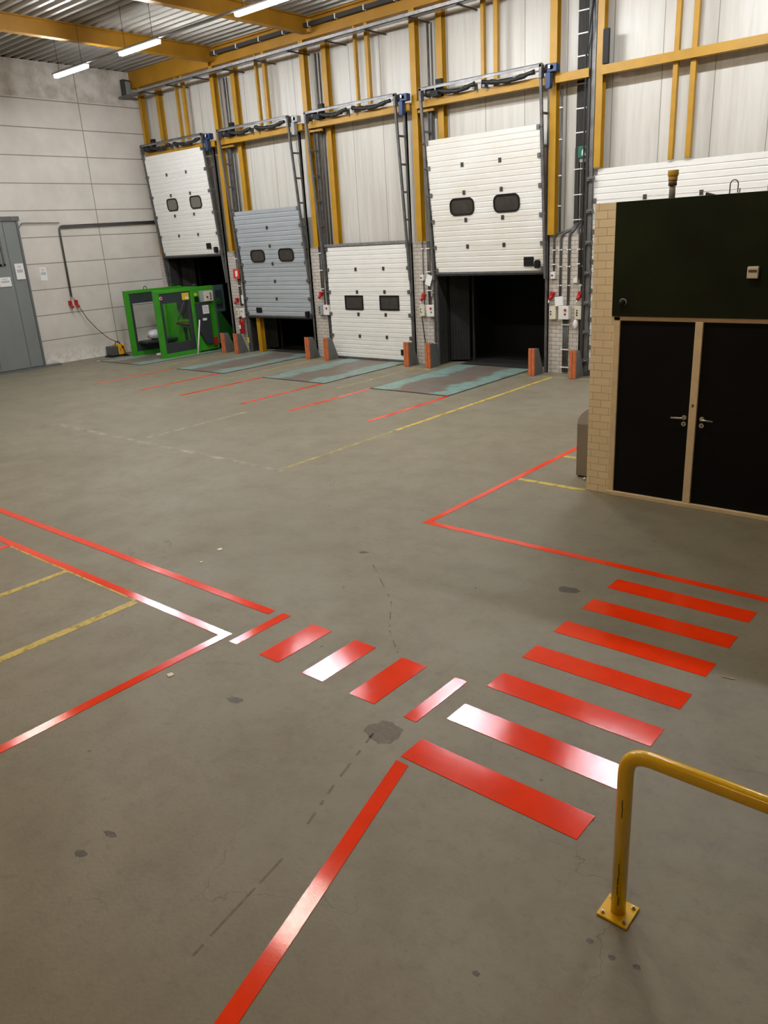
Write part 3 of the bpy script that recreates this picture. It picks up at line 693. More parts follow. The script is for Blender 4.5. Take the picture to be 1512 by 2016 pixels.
# pier 1
conduit('wall_conduit', [[(-19.60, yp, 3.02), (-19.60, yp, 1.4)], [(-19.54, yp, 3.02), (-19.54, yp, 1.4)]], .022, 'double conduit behind the red fire sign', [(-19.57, yp - .02, z, .12) for z in (2.8, 2.0)], (-19.57, yp, 1.4))
for x, lb in ((-19.36, 'first and second dock doors'), (-15.70, 'grey and closed white dock doors'), (-12.12, 'closed white and large raised doors')):
    single('wall_pipe', MB().tube([(x, 16.35, 3.05), (x, 16.35, 7.68)], .028, 8), 'galv_dull', 'grey pipe climbing between the yellow columns between the ' + lb, 'pipe', (x, 16.35, 3.05))
    single('wall_pipe', MB().tube([(x + .1, 16.36, 3.05), (x + .1, 16.36, 7.68)], .018, 8), 'conduit', 'thinner dark pipe right of the grey one between the ' + lb, 'pipe', (x + .1, 16.36, 3.05))

def ctrl_box(name, x, z, w, h, d, matn, label, knobs, origin_y=16.28, cat='control box'):
    t = thing(name, label, cat, (x, 16.25, z - h / 2), 'electrical boxes on the dock piers')
    build(MB().box(x - w / 2, x + w / 2, 16.28 - d, 16.28, z - h / 2, z + h / 2), 'housing', matn, parent=t, bevel=.008)
    for kx, kz, r, mn in knobs:
        build(MB().cyl((x + kx, 16.28 - d - .02, z + kz), r, .025, 1, 12), 'knob', mn, parent=t)
    return t
ctrl_box('isolator_switch', -8.78, 2.17, .11, .15, .08, 'white', 'small white isolator switch right of the large bay, above the red socket', [(-.01, 0, .018, 'black')], cat='switch')
ctrl_box('control_box', -8.76, 1.36, .16, .28, .10, 'cream', 'cream push button box right of the large bay, left of the white box', [(-.04, .03, .014, 'black'), (-.04, -.03, .014, 'black')])
ctrl_box('control_box', -8.47, 1.37, .25, .29, .14, 'white', 'white door control box with a red knob, on the pier right of the large bay', [(.045, .06, .028, 'red'), (.045, -.03, .018, 'black')])
ctrl_box('control_box', -8.13, 1.37, .17, .28, .10, 'cream', 'cream three button box nearest the yellow brick corner', [(-.03, .05, .014, 'black'), (-.03, 0, .014, 'black'), (-.03, -.05, .014, 'black')])
ctrl_box('junction_box', -8.24, 2.05, .10, .10, .06, 'white', 'small square white junction box above the right red socket', [], cat='junction box')
ctrl_box('isolator_switch', -12.44, 2.16, .10, .14, .08, 'white', 'small white isolator switch left of the large bay', [(-.01, 0, .018, 'black')], cat='switch')
ctrl_box('control_box', -12.46, 1.36, .15, .27, .10, 'cream', 'cream push button box between closed door and large bay', [(-.03, .04, .014, 'black'), (-.03, -.03, .014, 'black')])
ctrl_box('control_box', -12.17, 1.36, .23, .28, .14, 'white', 'white door control box with red knob at the left edge of the large bay', [(.03, .06, .028, 'red'), (.04, -.03, .016, 'black')])
ctrl_box('thermostat_box', -12.16, 1.78, .05, .16, .06, 'grey_box', 'narrow grey box beside the red socket left of the large bay', [], cat='switch')
ctrl_box('control_box', -16.08, 1.33, .17, .28, .10, 'grey_box', 'grey push button box right of the grey door', [(-.02, .07, .016, 'black'), (-.02, 0, .016, 'black'), (-.02, -.07, .016, 'black')])
ctrl_box('control_box', -15.83, 1.33, .22, .27, .13, 'white', 'white door control box left of the closed white door', [(.03, .05, .028, 'red')])
ctrl_box('control_box', -19.72, 1.19, .15, .26, .10, 'cream', 'cream button box under the red socket left of the grey door', [(-.02, .04, .014, 'black'), (-.02, -.04, .014, 'black')])
ctrl_box('control_box', -19.48, 1.19, .20, .27, .13, 'white', 'white control box with orange knob above the extinguisher', [(0, .06, .022, 'orange')])
def socket(x, z, label, y=16.28, ax='y'):
    t = thing('red_socket', label, 'power socket', (x, y - .05, z - .1), 'red three phase sockets')
    rt_ = Matrix.Rotation(math.radians(18), 3, 'Y')
    b = MB(); b.cbox((x, y - .05, z + .02), (.09, .09, .12), rt_); build(b, 'socket_body', 'red', parent=t, bevel=.01)
    b = MB(); b.tube([(x + .01, y - .08, z), (x - .03, y - .13, z - .10)], [.045, .035], 12); build(b, 'socket_flap', 'red', parent=t)
    build(MB().tube([(x - .03, y - .13, z - .10), (x - .04, y - .14, z - .16)], .02, 8), 'plug_end', 'white', parent=t)
socket(-8.80, 1.74, 'red power socket right of the large bay, above the cream box'); socket(-8.12, 1.74, 'red power socket nearest the yellow brick corner')
socket(-12.42, 1.70, 'red power socket left of the large open bay'); socket(-16.05, 1.74, 'red power socket right of the grey door'); socket(-19.74, 1.56, 'red power socket under the fire sign')
def paper(name, c, w, h, normal, label, tilt=0.0, lines=True, cat='paper'):
    """normal '-y' or '+x' """
    t = thing(name, label, cat, c)
    def pl(u0, u1, v0, v1, o0, o1):
        mb = MB(); rm = Matrix.Rotation(tilt, 3, 'Y' if normal == '-y' else 'X')
        if normal == '-y': mb.box(c[0] + u0, c[0] + u1, c[1] - o1, c[1] - o0, c[2] + v0, c[2] + v1, rm, c)
        else: mb.box(c[0] + o0, c[0] + o1, c[1] + u0, c[1] + u1, c[2] + v0, c[2] + v1, rm, c)
        return mb
    build(pl(-w / 2, w / 2, -h / 2, h / 2, 0, .004), 'sheet', 'paper', parent=t)
    if lines:
        mb = MB()
        rows = [(.33, .5), (.24, .35), (.10, .7), (.05, .7), (0, .6), (-.05, .7)]
        out = MB()
        for v, ww in rows:
            q = pl(-w * ww / 2, w * ww / 2, v * h - h * .015, v * h + h * .015, .004, .0055)
            tmp = bpy.data.meshes.new('tmp'); q.bm.to_mesh(tmp); q.bm.free(); out.bm.from_mesh(tmp); bpy.data.meshes.remove(tmp)
        build(out, 'printed_lines', 'ink', parent=t)
    return t
paper('paper_sheet', (-12.22, 16.20, 2.10), .17, .26, '-y', 'white paper hanging crooked on the conduit left of the large bay', .35, False)
paper('paper_sheet', (-8.58, 16.14, 1.62), .2, .2, '-y', 'pale lilac paper tucked above the white control box right of the large bay', -.1, False)
paper('paper_sheet', (-19.46, 16.22, 1.60), .1, .26, '-y', 'narrow white card beside the red socket left of the grey door', 0, False)
single('cloth_bag', MB().ball((-8.2, 16.2, 1.12), .07, (.9, .5, 1.5)), 'white', 'small white bag hanging under the cream three button box', 'bag', (-8.2, 16.2, 1.0))
# fire sign, extinguisher, exit sign
t = thing('fire_sign', 'red and white fire extinguisher sign on the pier left of the grey door', 'sign', (-19.56, 16.2, 2.25))
build(MB().box(-19.70, -19.42, 16.17, 16.20, 2.22, 2.50), 'sign_face', 'red_sign', parent=t)
b = MB(); b.prism([(-19.60, 2.27), (-19.54, 2.27), (-19.54, 2.42), (-19.56, 2.45), (-19.58, 2.45), (-19.60, 2.42)], 1, 16.162, 16.17); b.box(-19.53, -19.50, 16.162, 16.17, 2.30, 2.44); b.box(-19.56, -19.50, 16.162, 16.17, 2.44, 2.455)
build(b, 'extinguisher_symbol', 'white', parent=t)
t = thing('fire_extinguisher', 'red fire extinguisher hung on the pier left of the grey door', 'fire extinguisher', (-19.56, 16.17, .62))
build(MB().tube([(-19.56, 16.16, .56), (-19.56, 16.16, .58), (-19.56, 16.16, .96), (-19.56, 16.16, 1.01), (-19.56, 16.16, 1.03)], [.05, .078, .078, .05, .025], 18), 'cylinder', 'ext_red', parent=t)
build(MB().box(-19.58, -19.54, 16.10, 16.18, 1.03, 1.08).tube([(-19.56, 16.16, 1.06), (-19.48, 16.12, 1.12)], .009, 6), 'valve', 'black', parent=t)
build(MB().tube([(-19.55, 16.1, 1.05), (-19.47, 16.07, .95), (-19.475, 16.07, .7)], .012, 8), 'hose', 'black', parent=t)
build(MB().box(-19.60, -19.52, 16.075, 16.085, .72, .84), 'label_plate', 'white', parent=t)
t = thing('exit_sign', 'small green exit sign high on the wall left of the far right door', 'sign', (-8.10, 16.3, 4.5))
build(MB().box(-8.26, -7.99, 16.24, 16.40, 4.50, 4.72), 'sign_box', 'exit_green', parent=t, bevel=.01)
b = MB(); b.prism([(-8.17, 4.54), (-8.14, 4.54), (-8.13, 4.60), (-8.11, 4.54), (-8.08, 4.54), (-8.11, 4.66), (-8.08, 4.69), (-8.13, 4.69), (-8.17, 4.62)], 1, 16.225, 16.24)
build(b, 'running_figure', 'white', parent=t)
build(MB().box(-8.24, -8.0, 16.28, 16.38, 4.42, 4.50), 'sign_base', 'grey_box', parent=t)
single('hazard_label', MB().box(-19.30, -19.22, 16.1, 16.105, .30, .46), 'sticker', 'small yellow label low on the track left of the grey door', 'label', (-19.26, 16.1, .3))
# ------------------------------------------------------------------ left wall
t = thing('sliding_door', 'large grey sliding door at the left edge on the concrete wall', 'door', (-23.45, 9.3, 0))
build(MB().box(-23.52, -23.42, 7.2, 11.50, .07, 4.22), 'door_panel', 'slide_door', parent=t, bevel=.01)
for y in (8.4, 9.3, 10.2, 11.1):
    build(MB().box(-23.425, -23.412, y - .012, y + .012, .1, 4.2), 'panel_rib', 'slide_trim', parent=t)
build(MB().box(-23.54, -23.40, 11.50, 11.56, .05, 4.26), 'edge_profile', 'slide_trim', parent=t)
build(MB().box(-23.57, -23.38, 7.2, 11.60, 4.20, 4.32), 'top_rail', 'galv_dull', parent=t)
build(MB().box(-23.58, -23.38, 7.2, 12.05, .0, .06), 'floor_guide', 'slide_trim', parent=t)
build(MB().box(-23.40, -23.385, 10.78, 10.83, 3.0, 4.15).box(-23.40, -23.385, 10.90, 10.95, 3.0, 4.15).box(-23.40, -23.385, 10.78, 10.95, 3.0, 3.05), 'ladder_bracket', 'galv_dull', parent=t)
paper('notice_paper', (-23.40, 11.33, 2.82), .26, .44, '+x', 'white printed notice on the right edge of the grey sliding door', 0)
paper('notice_paper', (-23.40, 10.84, 2.56), .34, .26, '+x', 'white notice on the grey sliding door at the left picture edge', 0)
paper('notice_paper', (-23.592, 12.12, 2.70), .22, .38, '+x', 'white printed notice taped on the concrete wall', 0)
xw = -23.55
t = thing('conduit_run', 'dark conduit bundle along the concrete wall bending down to red sockets', 'conduit', (xw, 13, 1.9))
mb = MB()
for k in range(4):
    if k < 2: mb.tube(bend_path([(xw, 16.40, 4.10 - .025 * k), (xw, 12.84 + .035 * k, 4.04 - .025 * k), (xw, 12.84 + .035 * k, 1.98)], .15), .014, 8)
    else: mb.tube([(xw, 16.40, 4.10 - .025 * k), (xw, 12.9, 4.045 - .025 * k)], .012, 8)
build(mb, 'pipes', 'conduit', parent=t)
build(MB().tube(bend_path([(xw, 12.9, 4.12), (xw, 11.72, 4.14), (xw, 11.62, 4.0), (xw, 11.60, 3.6)], .1), .012, 8), 'thin_pipe', 'galv_dull', parent=t)
build(MB().tube([(xw, 12.86, 1.98), (xw, 12.79, 1.86)], .008, 6).tube([(xw, 12.86, 1.98), (xw, 12.97, 1.86)], .008, 6), 'socket_leads', 'conduit', parent=t)
for y, lb in ((12.78, 'left red socket on the concrete wall under the conduit'), (12.98, 'right red socket on the concrete wall, with cable plugged in')):
    t = thing('red_socket', lb, 'power socket', (xw, y, 1.7), 'red three phase sockets')
    build(MB().box(-23.60, -23.51, y - .045, y + .045, 1.72, 1.86), 'socket_body', 'red', parent=t, bevel=.01)
    build(MB().tube([(-23.53, y, 1.74), (-23.47, y + .03, 1.64)], [.045, .04], 12), 'socket_flap', 'red', parent=t)
t = thing('floodlight', 'small dark framed floodlight on the concrete wall near the corner', 'lamp', (-23.5, 15.9, 7.9))
rm = Matrix.Rotation(math.radians(18), 3, 'Z')
build(MB().box(-23.56, -23.40, 15.72, 16.02, 7.72, 8.20, rm), 'lamp_case', 'dark_steel', parent=t, bevel=.01)
build(MB().box(-23.40, -23.385, 15.76, 15.99, 7.77, 8.15, rm, (-23.48, 15.87, 7.96)), 'lamp_glass', 'grey_box', parent=t)
# yellow machine + cable
t = thing('yellow_charger', 'small yellow and grey portable machine on the floor by the concrete wall', 'portable machine', (-23.35, 14.05, 0))
build(MB().box(-23.52, -23.14, 13.62, 14.22, .0, .045), 'base_tray', 'black', parent=t, bevel=.01)
build(MB().box(-23.50, -23.18, 13.68, 13.94, .045, .33), 'grey_side', 'box_grey', parent=t, bevel=.015)
yb = build(MB().box(-23.50, -23.16, 13.94, 14.18, .045, .37), 'yellow_body', 'box_yellow', parent=t, bevel=.02)
build(MB().cyl((-23.16, 14.09, .27), .035, .02, 0, 14), 'dial', 'black', parent=yb)
build(MB().box(-23.16, -23.15, 13.98, 14.0, .16, .27), 'switch', 'red', parent=yb)
build(MB().tube(bend_path([(-23.3, 13.92, .36), (-23.3, 13.94, .46), (-23.3, 14.08, .46), (-23.3, 14.1, .37)], .05), .012, 8), 'handle', 'black', parent=yb)
cab = [(-23.46, 13.02, 1.62), (-23.47, 13.2, 1.28), (-23.46, 13.45, .95), (-23.42, 13.65, .72), (-23.35, 13.8, .56), (-23.25, 14.0, .44), (-23.12, 14.08, .3), (-23.05, 14.1, .012), (-22.95, 14.2, .012), (-22.9, 14.1, .012), (-23.0, 13.98, .012), (-23.12, 14.02, .012)]
single('power_cable', MB().tube(bend_path(cab, .08), .011, 8), 'black', 'black cable drooping from the wall socket to the yellow machine', 'cable', (-23.3, 13.6, .0))
# ------------------------------------------------------------------ green baling machine
GX = -20.87; GX2 = -22.6
t = thing('baling_machine', 'green and slate baling machine with open side frames at the first dock', 'machine', (-21.7, 15.1, 0))
def portal(x, d, ye):
    mb = MB(); x0, x1 = x - d, x
    mb.box(x0, x1, 14.04, 14.19, .14, 1.93); mb.box(x0, x1, 14.04, ye, 1.93, 2.03); mb.box(x0, x1, 14.04, 15.43, .0, .14); mb.box(x0, x1, 15.33, 15.43, .14, 1.93)
    return mb
def inset(x, d):
    mb = MB(); x0, x1 = x - d + .01, x - .02
    mb.box(x0, x1, 14.19, 15.33, 1.63, 1.93); mb.box(x0, x1, 14.19, 15.33, .14, .44); mb.box(x0, x1, 14.19, 14.28, .44, 1.63)
    mb.box(x0, x1, 15.24, 15.33, .44, 1.63); return mb
build(portal(GX, .14, 16.22), 'near_frame', 'green', parent=t, bevel=.008)
build(portal(GX2 + .12, .12, 16.2), 'far_frame', 'green', parent=t, bevel=.008)
build(inset(GX, .14), 'near_infill', 'slate', parent=t)
build(inset(GX2 + .12, .12), 'far_infill', 'slate', parent=t)
bd = MB(); bd.box(GX2 + .1, GX - .05, 15.45, 15.55, .05, 1.98)
body = build(bd, 'body_front', 'green', parent=t)
build(MB().box(-21.75, GX - .16, 15.40, 15.45, 1.35, 1.90).prism([(-21.75, 1.35), (GX - .16, 1.35), (GX - .16, 1.05), (-21.45, 1.05)], 1, 15.40, 15.45), 'dark_hatch', 'slate', parent=body)
build(MB().box(-21.6, GX - .16, 15.30, 15.44, .98, 1.06), 'cross_bar', 'green', parent=body)
build(MB().tube([(-21.75, 15.32, .92), (GX - .16, 15.32, .92)], .045, 12), 'rusty_roller', 'brown_rust', parent=body)
build(MB().box(-21.55, GX - .2, 15.42, 15.45, .18, .78), 'lower_hatch', 'slate', parent=body)
for x in (-21.58, -21.3, -21.02): build(MB().box(x - .025, x + .025, 15.38, 15.45, .14, .84), 'stile', 'green', parent=body)
build(MB().box(-21.6, -21.0, 15.38, 15.45, .80, .86), 'rail_bar', 'green', parent=body)
build(MB().tube([(-21.2, 15.3, 1.62), (-21.7, 15.34, 1.02)], .014, 8), 'strut', 'galv', parent=body)
sp = MB(); sp.box(GX - .04, GX, 15.43, 16.22, .06, 1.93); sp.box(GX2 + .1, GX - .04, 16.18, 16.22, .06, 2.0)
build(sp, 'side_panel', 'green', parent=t)
dc = MB(); dc.prism([(15.44, 1.54), (15.90, 1.54), (15.90, .26), (15.66, .26), (15.44, .70)], 0, GX, GX + .14)
build(dc, 'slate_cabinet', 'slate', parent=t, bevel=.008)
cb = build(MB().box(GX, GX + .14, 15.66, 16.10, 1.56, 1.90), 'control_panel', 'grey_box', parent=t, bevel=.008)
cbf = build(MB().box(GX + .14, GX + .15, 15.72, 16.08, 1.58, 1.88), 'panel_face', 'cream', parent=cb)
for y, z, mn in ((15.98, 1.80, 'exit_green'), (15.98, 1.72, 'red'), (15.98, 1.64, 'exit_green'), (15.85, 1.70, 'black')):
    build(MB().cyl((GX + .15, y, z), .026, .025, 0, 12), 'push_button', mn, parent=cb)
build(MB().box(GX + .14, GX + .146, 15.62, 15.86, 1.20, 1.46), 'instruction_sheet', 'paper', parent=t)
build(MB().box(GX + .146, GX + .148, 15.65, 15.83, 1.40, 1.415).box(GX + .146, GX + .148, 15.65, 15.83, 1.36, 1.372).box(GX + .146, GX + .148, 15.65, 15.83, 1.31, 1.322).box(GX + .146, GX + .148, 15.65, 15.83, 1.26, 1.272), 'printed_lines', 'ink', parent=t)
build(MB().box(GX - .02, GX - .012, 15.02, 15.28, 1.68, 1.89), 'warning_sticker', 'sticker', parent=t)
build(MB().box(GX - .012, GX - .008, 15.14, 15.24, 1.70, 1.77), 'sticker_text', 'paper', parent=t)
build(MB().cyl((GX - .02, 14.25, 1.80), .05, .008, 0, 18), 'round_badge', 'white', parent=t)
build(MB().cyl((GX - .012, 14.25, 1.80), .032, .006, 0, 14), 'badge_centre', 'red', parent=t)
build(MB().box(GX, GX + .05, 15.46, 15.60, 1.58, 1.74), 'black_switch', 'black', parent=t, bevel=.006)
build(MB().box(GX + .0, GX + .008, 15.47, 15.57, 1.77, 1.84), 'green_label', 'sticker', parent=t)
build(MB().box(GX + .14, GX + .17, 15.58, 15.72, 1.0, 1.07), 'latch', 'white', parent=t)
for (x, y) in ((GX - .07, 15.6), (GX2 + .06, 14.85), (GX2 + .06, 15.9)):
    pts = [(x, y + .06 * math.cos(a), 2.03 + .09 * math.sin(a)) for a in [math.pi * k / 10 for k in range(11)]]
    build(MB().tube(pts, .013, 8), 'lifting_eye', 'green_dark', parent=t)
hp = MB(); hp.box(GX - .5, GX - .42, 16.22, 16.75, 1.15, 2.03); hp.box(GX - 1.6, GX - .42, 16.70, 16.78, 1.15, 2.03)
build(MB().box(GX - .12, GX - .06, 16.22, 16.70, 1.18, 2.02).box(GX - .12, GX + .0, 16.22, 16.30, .2, 2.02), 'hopper', 'slate_green', parent=t, bevel=.01)
build(MB().box(GX - .06, GX - .05, 16.32, 16.60, 1.3, 1.86), 'hopper_hatch', 'slate', parent=t)
build(MB().cyl((GX - .05, 16.42, 1.52), .11, .05, 0, 18), 'hand_wheel', 'green_dark', parent=t)
build(MB().prism([(16.22, 1.2), (16.45, 1.2), (17.0, .45), (16.85, .3), (16.22, .3)], 0, GX - .12, GX - .06), 'sloping_chute', 'green_dark', parent=t)
build(MB().box(GX + .3, GX + .36, 16.3, 16.55, .0, .36).box(GX - .06, GX + .36, 16.3, 16.55, .30, .36), 'outer_step', 'green_dark', parent=t)
build(MB().box(GX + .01, GX + .05, 15.88, 15.97, .26, .42), 'plug_box', 'cream', parent=t)
build(MB().box(GX + .05, GX + .12, 15.98, 16.10, .18, .44), 'red_plug', 'red', parent=t, bevel=.01)
build(MB().box(GX2 + .02, GX2 + .11, 14.28, 15.24, .44, .46), 'mesh_sill', 'mesh_white', parent=t)
single('white_pole', MB().tube([(GX + .30, 15.10, .012), (GX + .17, 15.43, 1.04)], .022, 10), 'white', 'thin white pole leaning against the green baling machine', 'pole', (GX + .3, 15.1, 0))
bg = MB(); bg.ball((-22.3, 14.78, .62), .2, (.9, 1.25, .75), 20)
for v in bg.bm.verts: v.co += Vector((random.uniform(-1, 1), random.uniform(-1, 1), random.uniform(-1, 1))) * .016
single('plastic_bag', bg, 'bag', 'crumpled clear plastic bag resting inside the green machine frame', 'bag', (-22.3, 14.78, .47))
build(MB().box(-22.55, -22.0, 14.3, 15.45, .40, .46), 'inner_shelf', 'slate', parent=t)
rg = MB(); rg.ball((-21.85, 14.62, .03), .14, (.8, 1.2, .25), 12)
for v in rg.bm.verts: v.co += Vector((random.uniform(-1, 1), random.uniform(-1, 1), random.uniform(-.5, 1))) * .02
single('white_rag', rg, 'white', 'crumpled white rag on the floor under the green machine', 'rag', (-21.85, 14.62, 0))
# ------------------------------------------------------------------ brick room on the right
RX, RY, RZ = -4.26, 8.83, 3.41
rb = MB()
rb.mi = 0
rb.box(RX, -3.97, RY, RY + .28, 0, RZ)                      # corner pier
rb.box(RX, RX + .2, RY + .28, 12.6, 0, RZ); rb.box(RX, 2.0, 12.4, 12.6, 0, RZ)
rb.box(-2.02 + .02, 2.0, RY + .02, RY + .28, 0, 2.17)
rb.mi = 1; rb.box(RX + .02, 2.0, RY + .06, 12.6, RZ - .06, RZ - .01)
struct('wall_right_room', rb, ['beige_brick', 'roof_felt'])
single('fascia_board', MB().box(-3.99, 2.0, RY - .045, RY + .10, 2.175, 3.41), 'fascia', 'very dark green board above the black double doors', 'board', (-1, RY, 2.18), bevel=.004)
single('edge_trim', MB().box(-4.002, -3.975, RY - .03, RY + .0, 2.2, 3.41), 'frame_beige', 'thin pale strip between the beige bricks and dark green board', 'trim', (-3.98, RY, 2.2))
fr = MB(); yf = RY - .02
fr.box(-3.97, -3.895, yf, RY + .08, 0, 2.17); fr.box(-3.97, -1.93, yf, RY + .08, 2.125, 2.175); fr.box(-3.03, -2.945, yf - .01, RY + .06, .05, 2.13); fr.box(-3.97, -1.93, yf - .02, RY + .08, 0, .05); fr.box(-2.01, -1.93, yf, RY + .08, 0, 2.17)
t = thing('double_door', 'pair of black doors in a beige frame in the brick room', 'door', (-2.95, RY, 0))
build(fr, 'door_frame', 'frame_beige', parent=t, bevel=.005)
for x0, x1, hx, hs in ((-3.893, -3.033, -3.085, -1), (-2.943, -2.012, -2.885, 1)):
    lf = build(MB().box(x0, x1, RY + .0, RY + .045, .052, 2.122), 'door_leaf', 'room_black', parent=t, bevel=.003)
    h = MB(); h.cyl((hx, RY - .012, 1.06), .027, .012, 1, 20)
    h.tube(bend_path([(hx, RY, 1.06), (hx, RY - .055, 1.06), (hx + hs * .135, RY - .055, 1.055)], .02), .0105, 10)
    build(h, 'lever_handle', 'steel', parent=lf)
    k = MB(); k.cyl((hx, RY - .01, .985), .027, .01, 1, 20)
    ko = build(k, 'key_rosette', 'steel', parent=lf)
    build(MB().cyl((hx, RY - .013, .99), .009, .004, 1, 10).box(hx - .004, hx + .004, RY - .013, RY - .009, .968, .99), 'keyhole', 'brown_rust', parent=lf)
build(MB().box(-3.0, -2.98, yf - .012, yf - .008, 1.19, 1.225), 'strike_plate', 'brown_rust', parent=t)
# devices
t = thing('wall_thermostat', 'small cream display unit with a dark red window on the green board', 'display unit', (-2.47, RY - .06, 2.6))
build(MB().box(-2.53, -2.42, RY - .09, RY - .045, 2.58, 2.70), 'case', 'cream', parent=t, bevel=.01)
build(MB().box(-2.515, -2.435, RY - .094, RY - .09, 2.645, 2.668), 'red_display', 'brown_rust', parent=t)
t = thing('dome_sensor', 'small round black sensor low on the left of the green board', 'sensor', (-3.86, RY - .06, 2.33))
build(MB().ball((-3.86, RY - .06, 2.33), .037), 'dome', 'black', parent=t)
build(MB().cyl((-3.86, RY - .05, 2.335), .044, .012, 1, 18), 'ring', 'grey_box', parent=t)
t = thing('vent_pipe', 'short grey pipe with a yellow cap standing on the brick room roof', 'pipe', (-3.5, 9.2, 3.4))
build(MB().cyl((-3.53, 9.2, 3.38), .034, .20, 2, 16), 'pipe', 'pipe_brown', parent=t)
build(MB().cyl((-3.53, 9.2, 3.545), .045, .055, 2, 16), 'collar', 'brown_rust', parent=t)
build(MB().cyl((-3.53, 9.2, 3.60), .05, .045, 2, 18).cyl((-3.53, 9.2, 3.645), .058, .06, 2, 18), 'cap', 'brass', parent=t, bevel=.004)
hk = [(-2.85, 9.0, 3.40), (-2.85, 9.0, 3.50)] + [(-2.81 - .04 * math.cos(a), 9.0, 3.50 + .045 * math.sin(a)) for a in [math.pi * k / 8 for k in range(9)]] + [(-2.77, 9.0, 3.42), (-2.75, 9.0, 3.42), (-2.75, 9.0, 3.46)]
single('wire_hook', MB().tube(hk, .006, 6), 'conduit', 'bent wire hook sticking up from the brick room roof', 'hook', (-2.8, 9.0, 3.4))
single('roof_scrap', MB().box(-3.08, -2.98, 8.95, 9.0, 3.40, 3.43, Matrix.Rotation(.3, 3, 'Y')), 'dark_steel', 'small dark scrap lying on the front edge of the room roof', 'scrap', (-3.03, 9.0, 3.4))
t = thing('waste_bin', 'taupe metal bin with a rounded grey lid against the brick room side', 'bin', (-4.46, 9.4, 0))
build(MB().box(-4.63, -4.28, 9.27, 9.62, .02, .73), 'bin_body', 'taupe', parent=t, bevel=.008)
ld = MB(); ld.prism([(-4.63, .73)] + [(-4.28 - .35 * math.cos(a), .73 + .25 * math.sin(a)) for a in [math.pi / 2 * k / 8 for k in range(1, 9)]] + [(-4.28, .73)], 1, 9.28, 9.60)
build(ld, 'bin_lid', 'lid', parent=t)
build(MB().ball((-4.31, 9.262, .60), .012), 'lock', 'black', parent=t)
build(MB().box(-4.61, -4.30, 9.29, 9.60, 0, .02), 'bin_foot', 'black', parent=t)
single('paper_ball', MB().ball((-4.46, 9.19, .018), .02), 'white', 'tiny white paper ball on the floor by the taupe bin', 'litter', (-4.46, 9.19, 0))
# ------------------------------------------------------------------ floor markings
def quad(pts, z=0.003):
    mb = MB()
    if z <= .002: mb.bm.faces.new([mb.bm.verts.new((x, y, z)) for x, y in pts])
    else: mb.prism(pts, 2, 0.0002, z)
    return mb
def rect(x0, x1, y0, y1, z=.003): return quad([(x0, y0), (x1, y0), (x1, y1), (x0, y1)], z)
def mark(name, mb, mn, label, org, group=None, cat='floor marking'): return single(name, mb, mn, label, cat, (org[0], org[1], 0), group)
mark('red_floor_line', rect(XL + 7, -5.07, 4.11, 4.20), 'red_line', 'long red line on the left, the one nearer the docks', (-8, 4.15))
mark('red_floor_line', quad([(-16.6, 3.59), (-5.14, 3.59), (-5.14, -3.0), (-5.05, -3.0), (-5.05, 3.675), (-16.6, 3.675)]), 'red_line', 'red line bending at a corner on the left, nearer the camera', (-6, 3.6))
mark('red_floor_line', rect(-9.09, -9.0, -1, 3.588), 'red_line', 'short red line branching off at the left picture edge', (-9.05, 3.0))
mark('yellow_edge_line', rect(-9.0, -6.4, 3.565, 3.589, .002), 'yellow_line', 'thin yellow edge left along the underside of the bending red line', (-8, 3.57))
mark('yellow_floor_line', rect(-7.73, -7.65, -1.0, 3.565, .002), 'yellow_line', 'narrow worn yellow line at left, the farther of two', (-7.7, 3), 'worn yellow lines at left')
mark('yellow_floor_line', rect(-6.42, -6.32, -1.0, 3.565, .002), 'yellow_line', 'worn yellow line at left, the nearer and wider of two', (-6.37, 3), 'worn yellow lines at left')
for x0, x1, lb in ((-4.97, -4.87, 'narrow red bar just right of the left red corner'), (-4.585, -4.355, 'wide red stripe, leftmost of three wide stripes in the small crossing'), (-4.08, -3.85, 'wide red stripe, middle one of the small crossing'), (-3.57, -3.325, 'wide red stripe, rightmost wide one of the small crossing'), (-3.05, -2.94, 'narrow red bar ending the small crossing beside the large one')):
    mark('crossing_stripe', rect(x0, x1, 3.57, 4.205), 'red_line', lb, ((x0 + x1) / 2, 3.9), 'stripes of the small red crossing')
WH = ['nearest the camera', 'second from the camera', 'third from the camera', 'fourth from the camera', 'fifth from the camera', 'sixth from the camera', 'farthest from the camera']
for k in range(7):
    y0 = 3.215 + k * .5115
    mark('crossing_stripe', rect(-2.79, -1.54, y0, y0 + .228), 'red_line', 'long red stripe of the large crossing, ' + WH[k], (-2.1, y0), 'stripes of the large red crossing')
mark('red_floor_line', quad([(-5.32, 6.76), (1.5, 6.76), (1.5, 6.85), (-5.24, 6.85), (-5.24, 13.0), (-5.32, 13.0)]), 'red_line', 'red corner line running from behind the brick room and across to the right', (-3, 6.8))
mark('red_floor_line', quad([(-2.79, 3.17), (-1.885, -.23), (-1.79, -.2), (-2.69, 3.17)]), 'red_line', 'slanting red line in the foreground leading to the large crossing', (-2.3, 1.8))
for k, (x, y1, lb) in enumerate(((-18.9, 13.0, 'red line in front of the green machine, farthest left of the dock lines'), (-16.85, 13.0, 'thin red line from the right corner of the grey door leveller'), (-15.2, 13.0, 'thin red line from the left corner of the closed door leveller'), (-13.05, 13.0, 'thin red line from the right corner of the closed door leveller'), (-11.53, 13.0, 'red line from the left corner of the teal leveller'), (-9.42, 13.0, 'red line from the right corner of the teal leveller'))):
    mark('dock_guide_line', rect(x - .045, x + .045, 10.5, y1 - .02), 'red_line', lb, (x, 11.7), 'red dock guide lines')
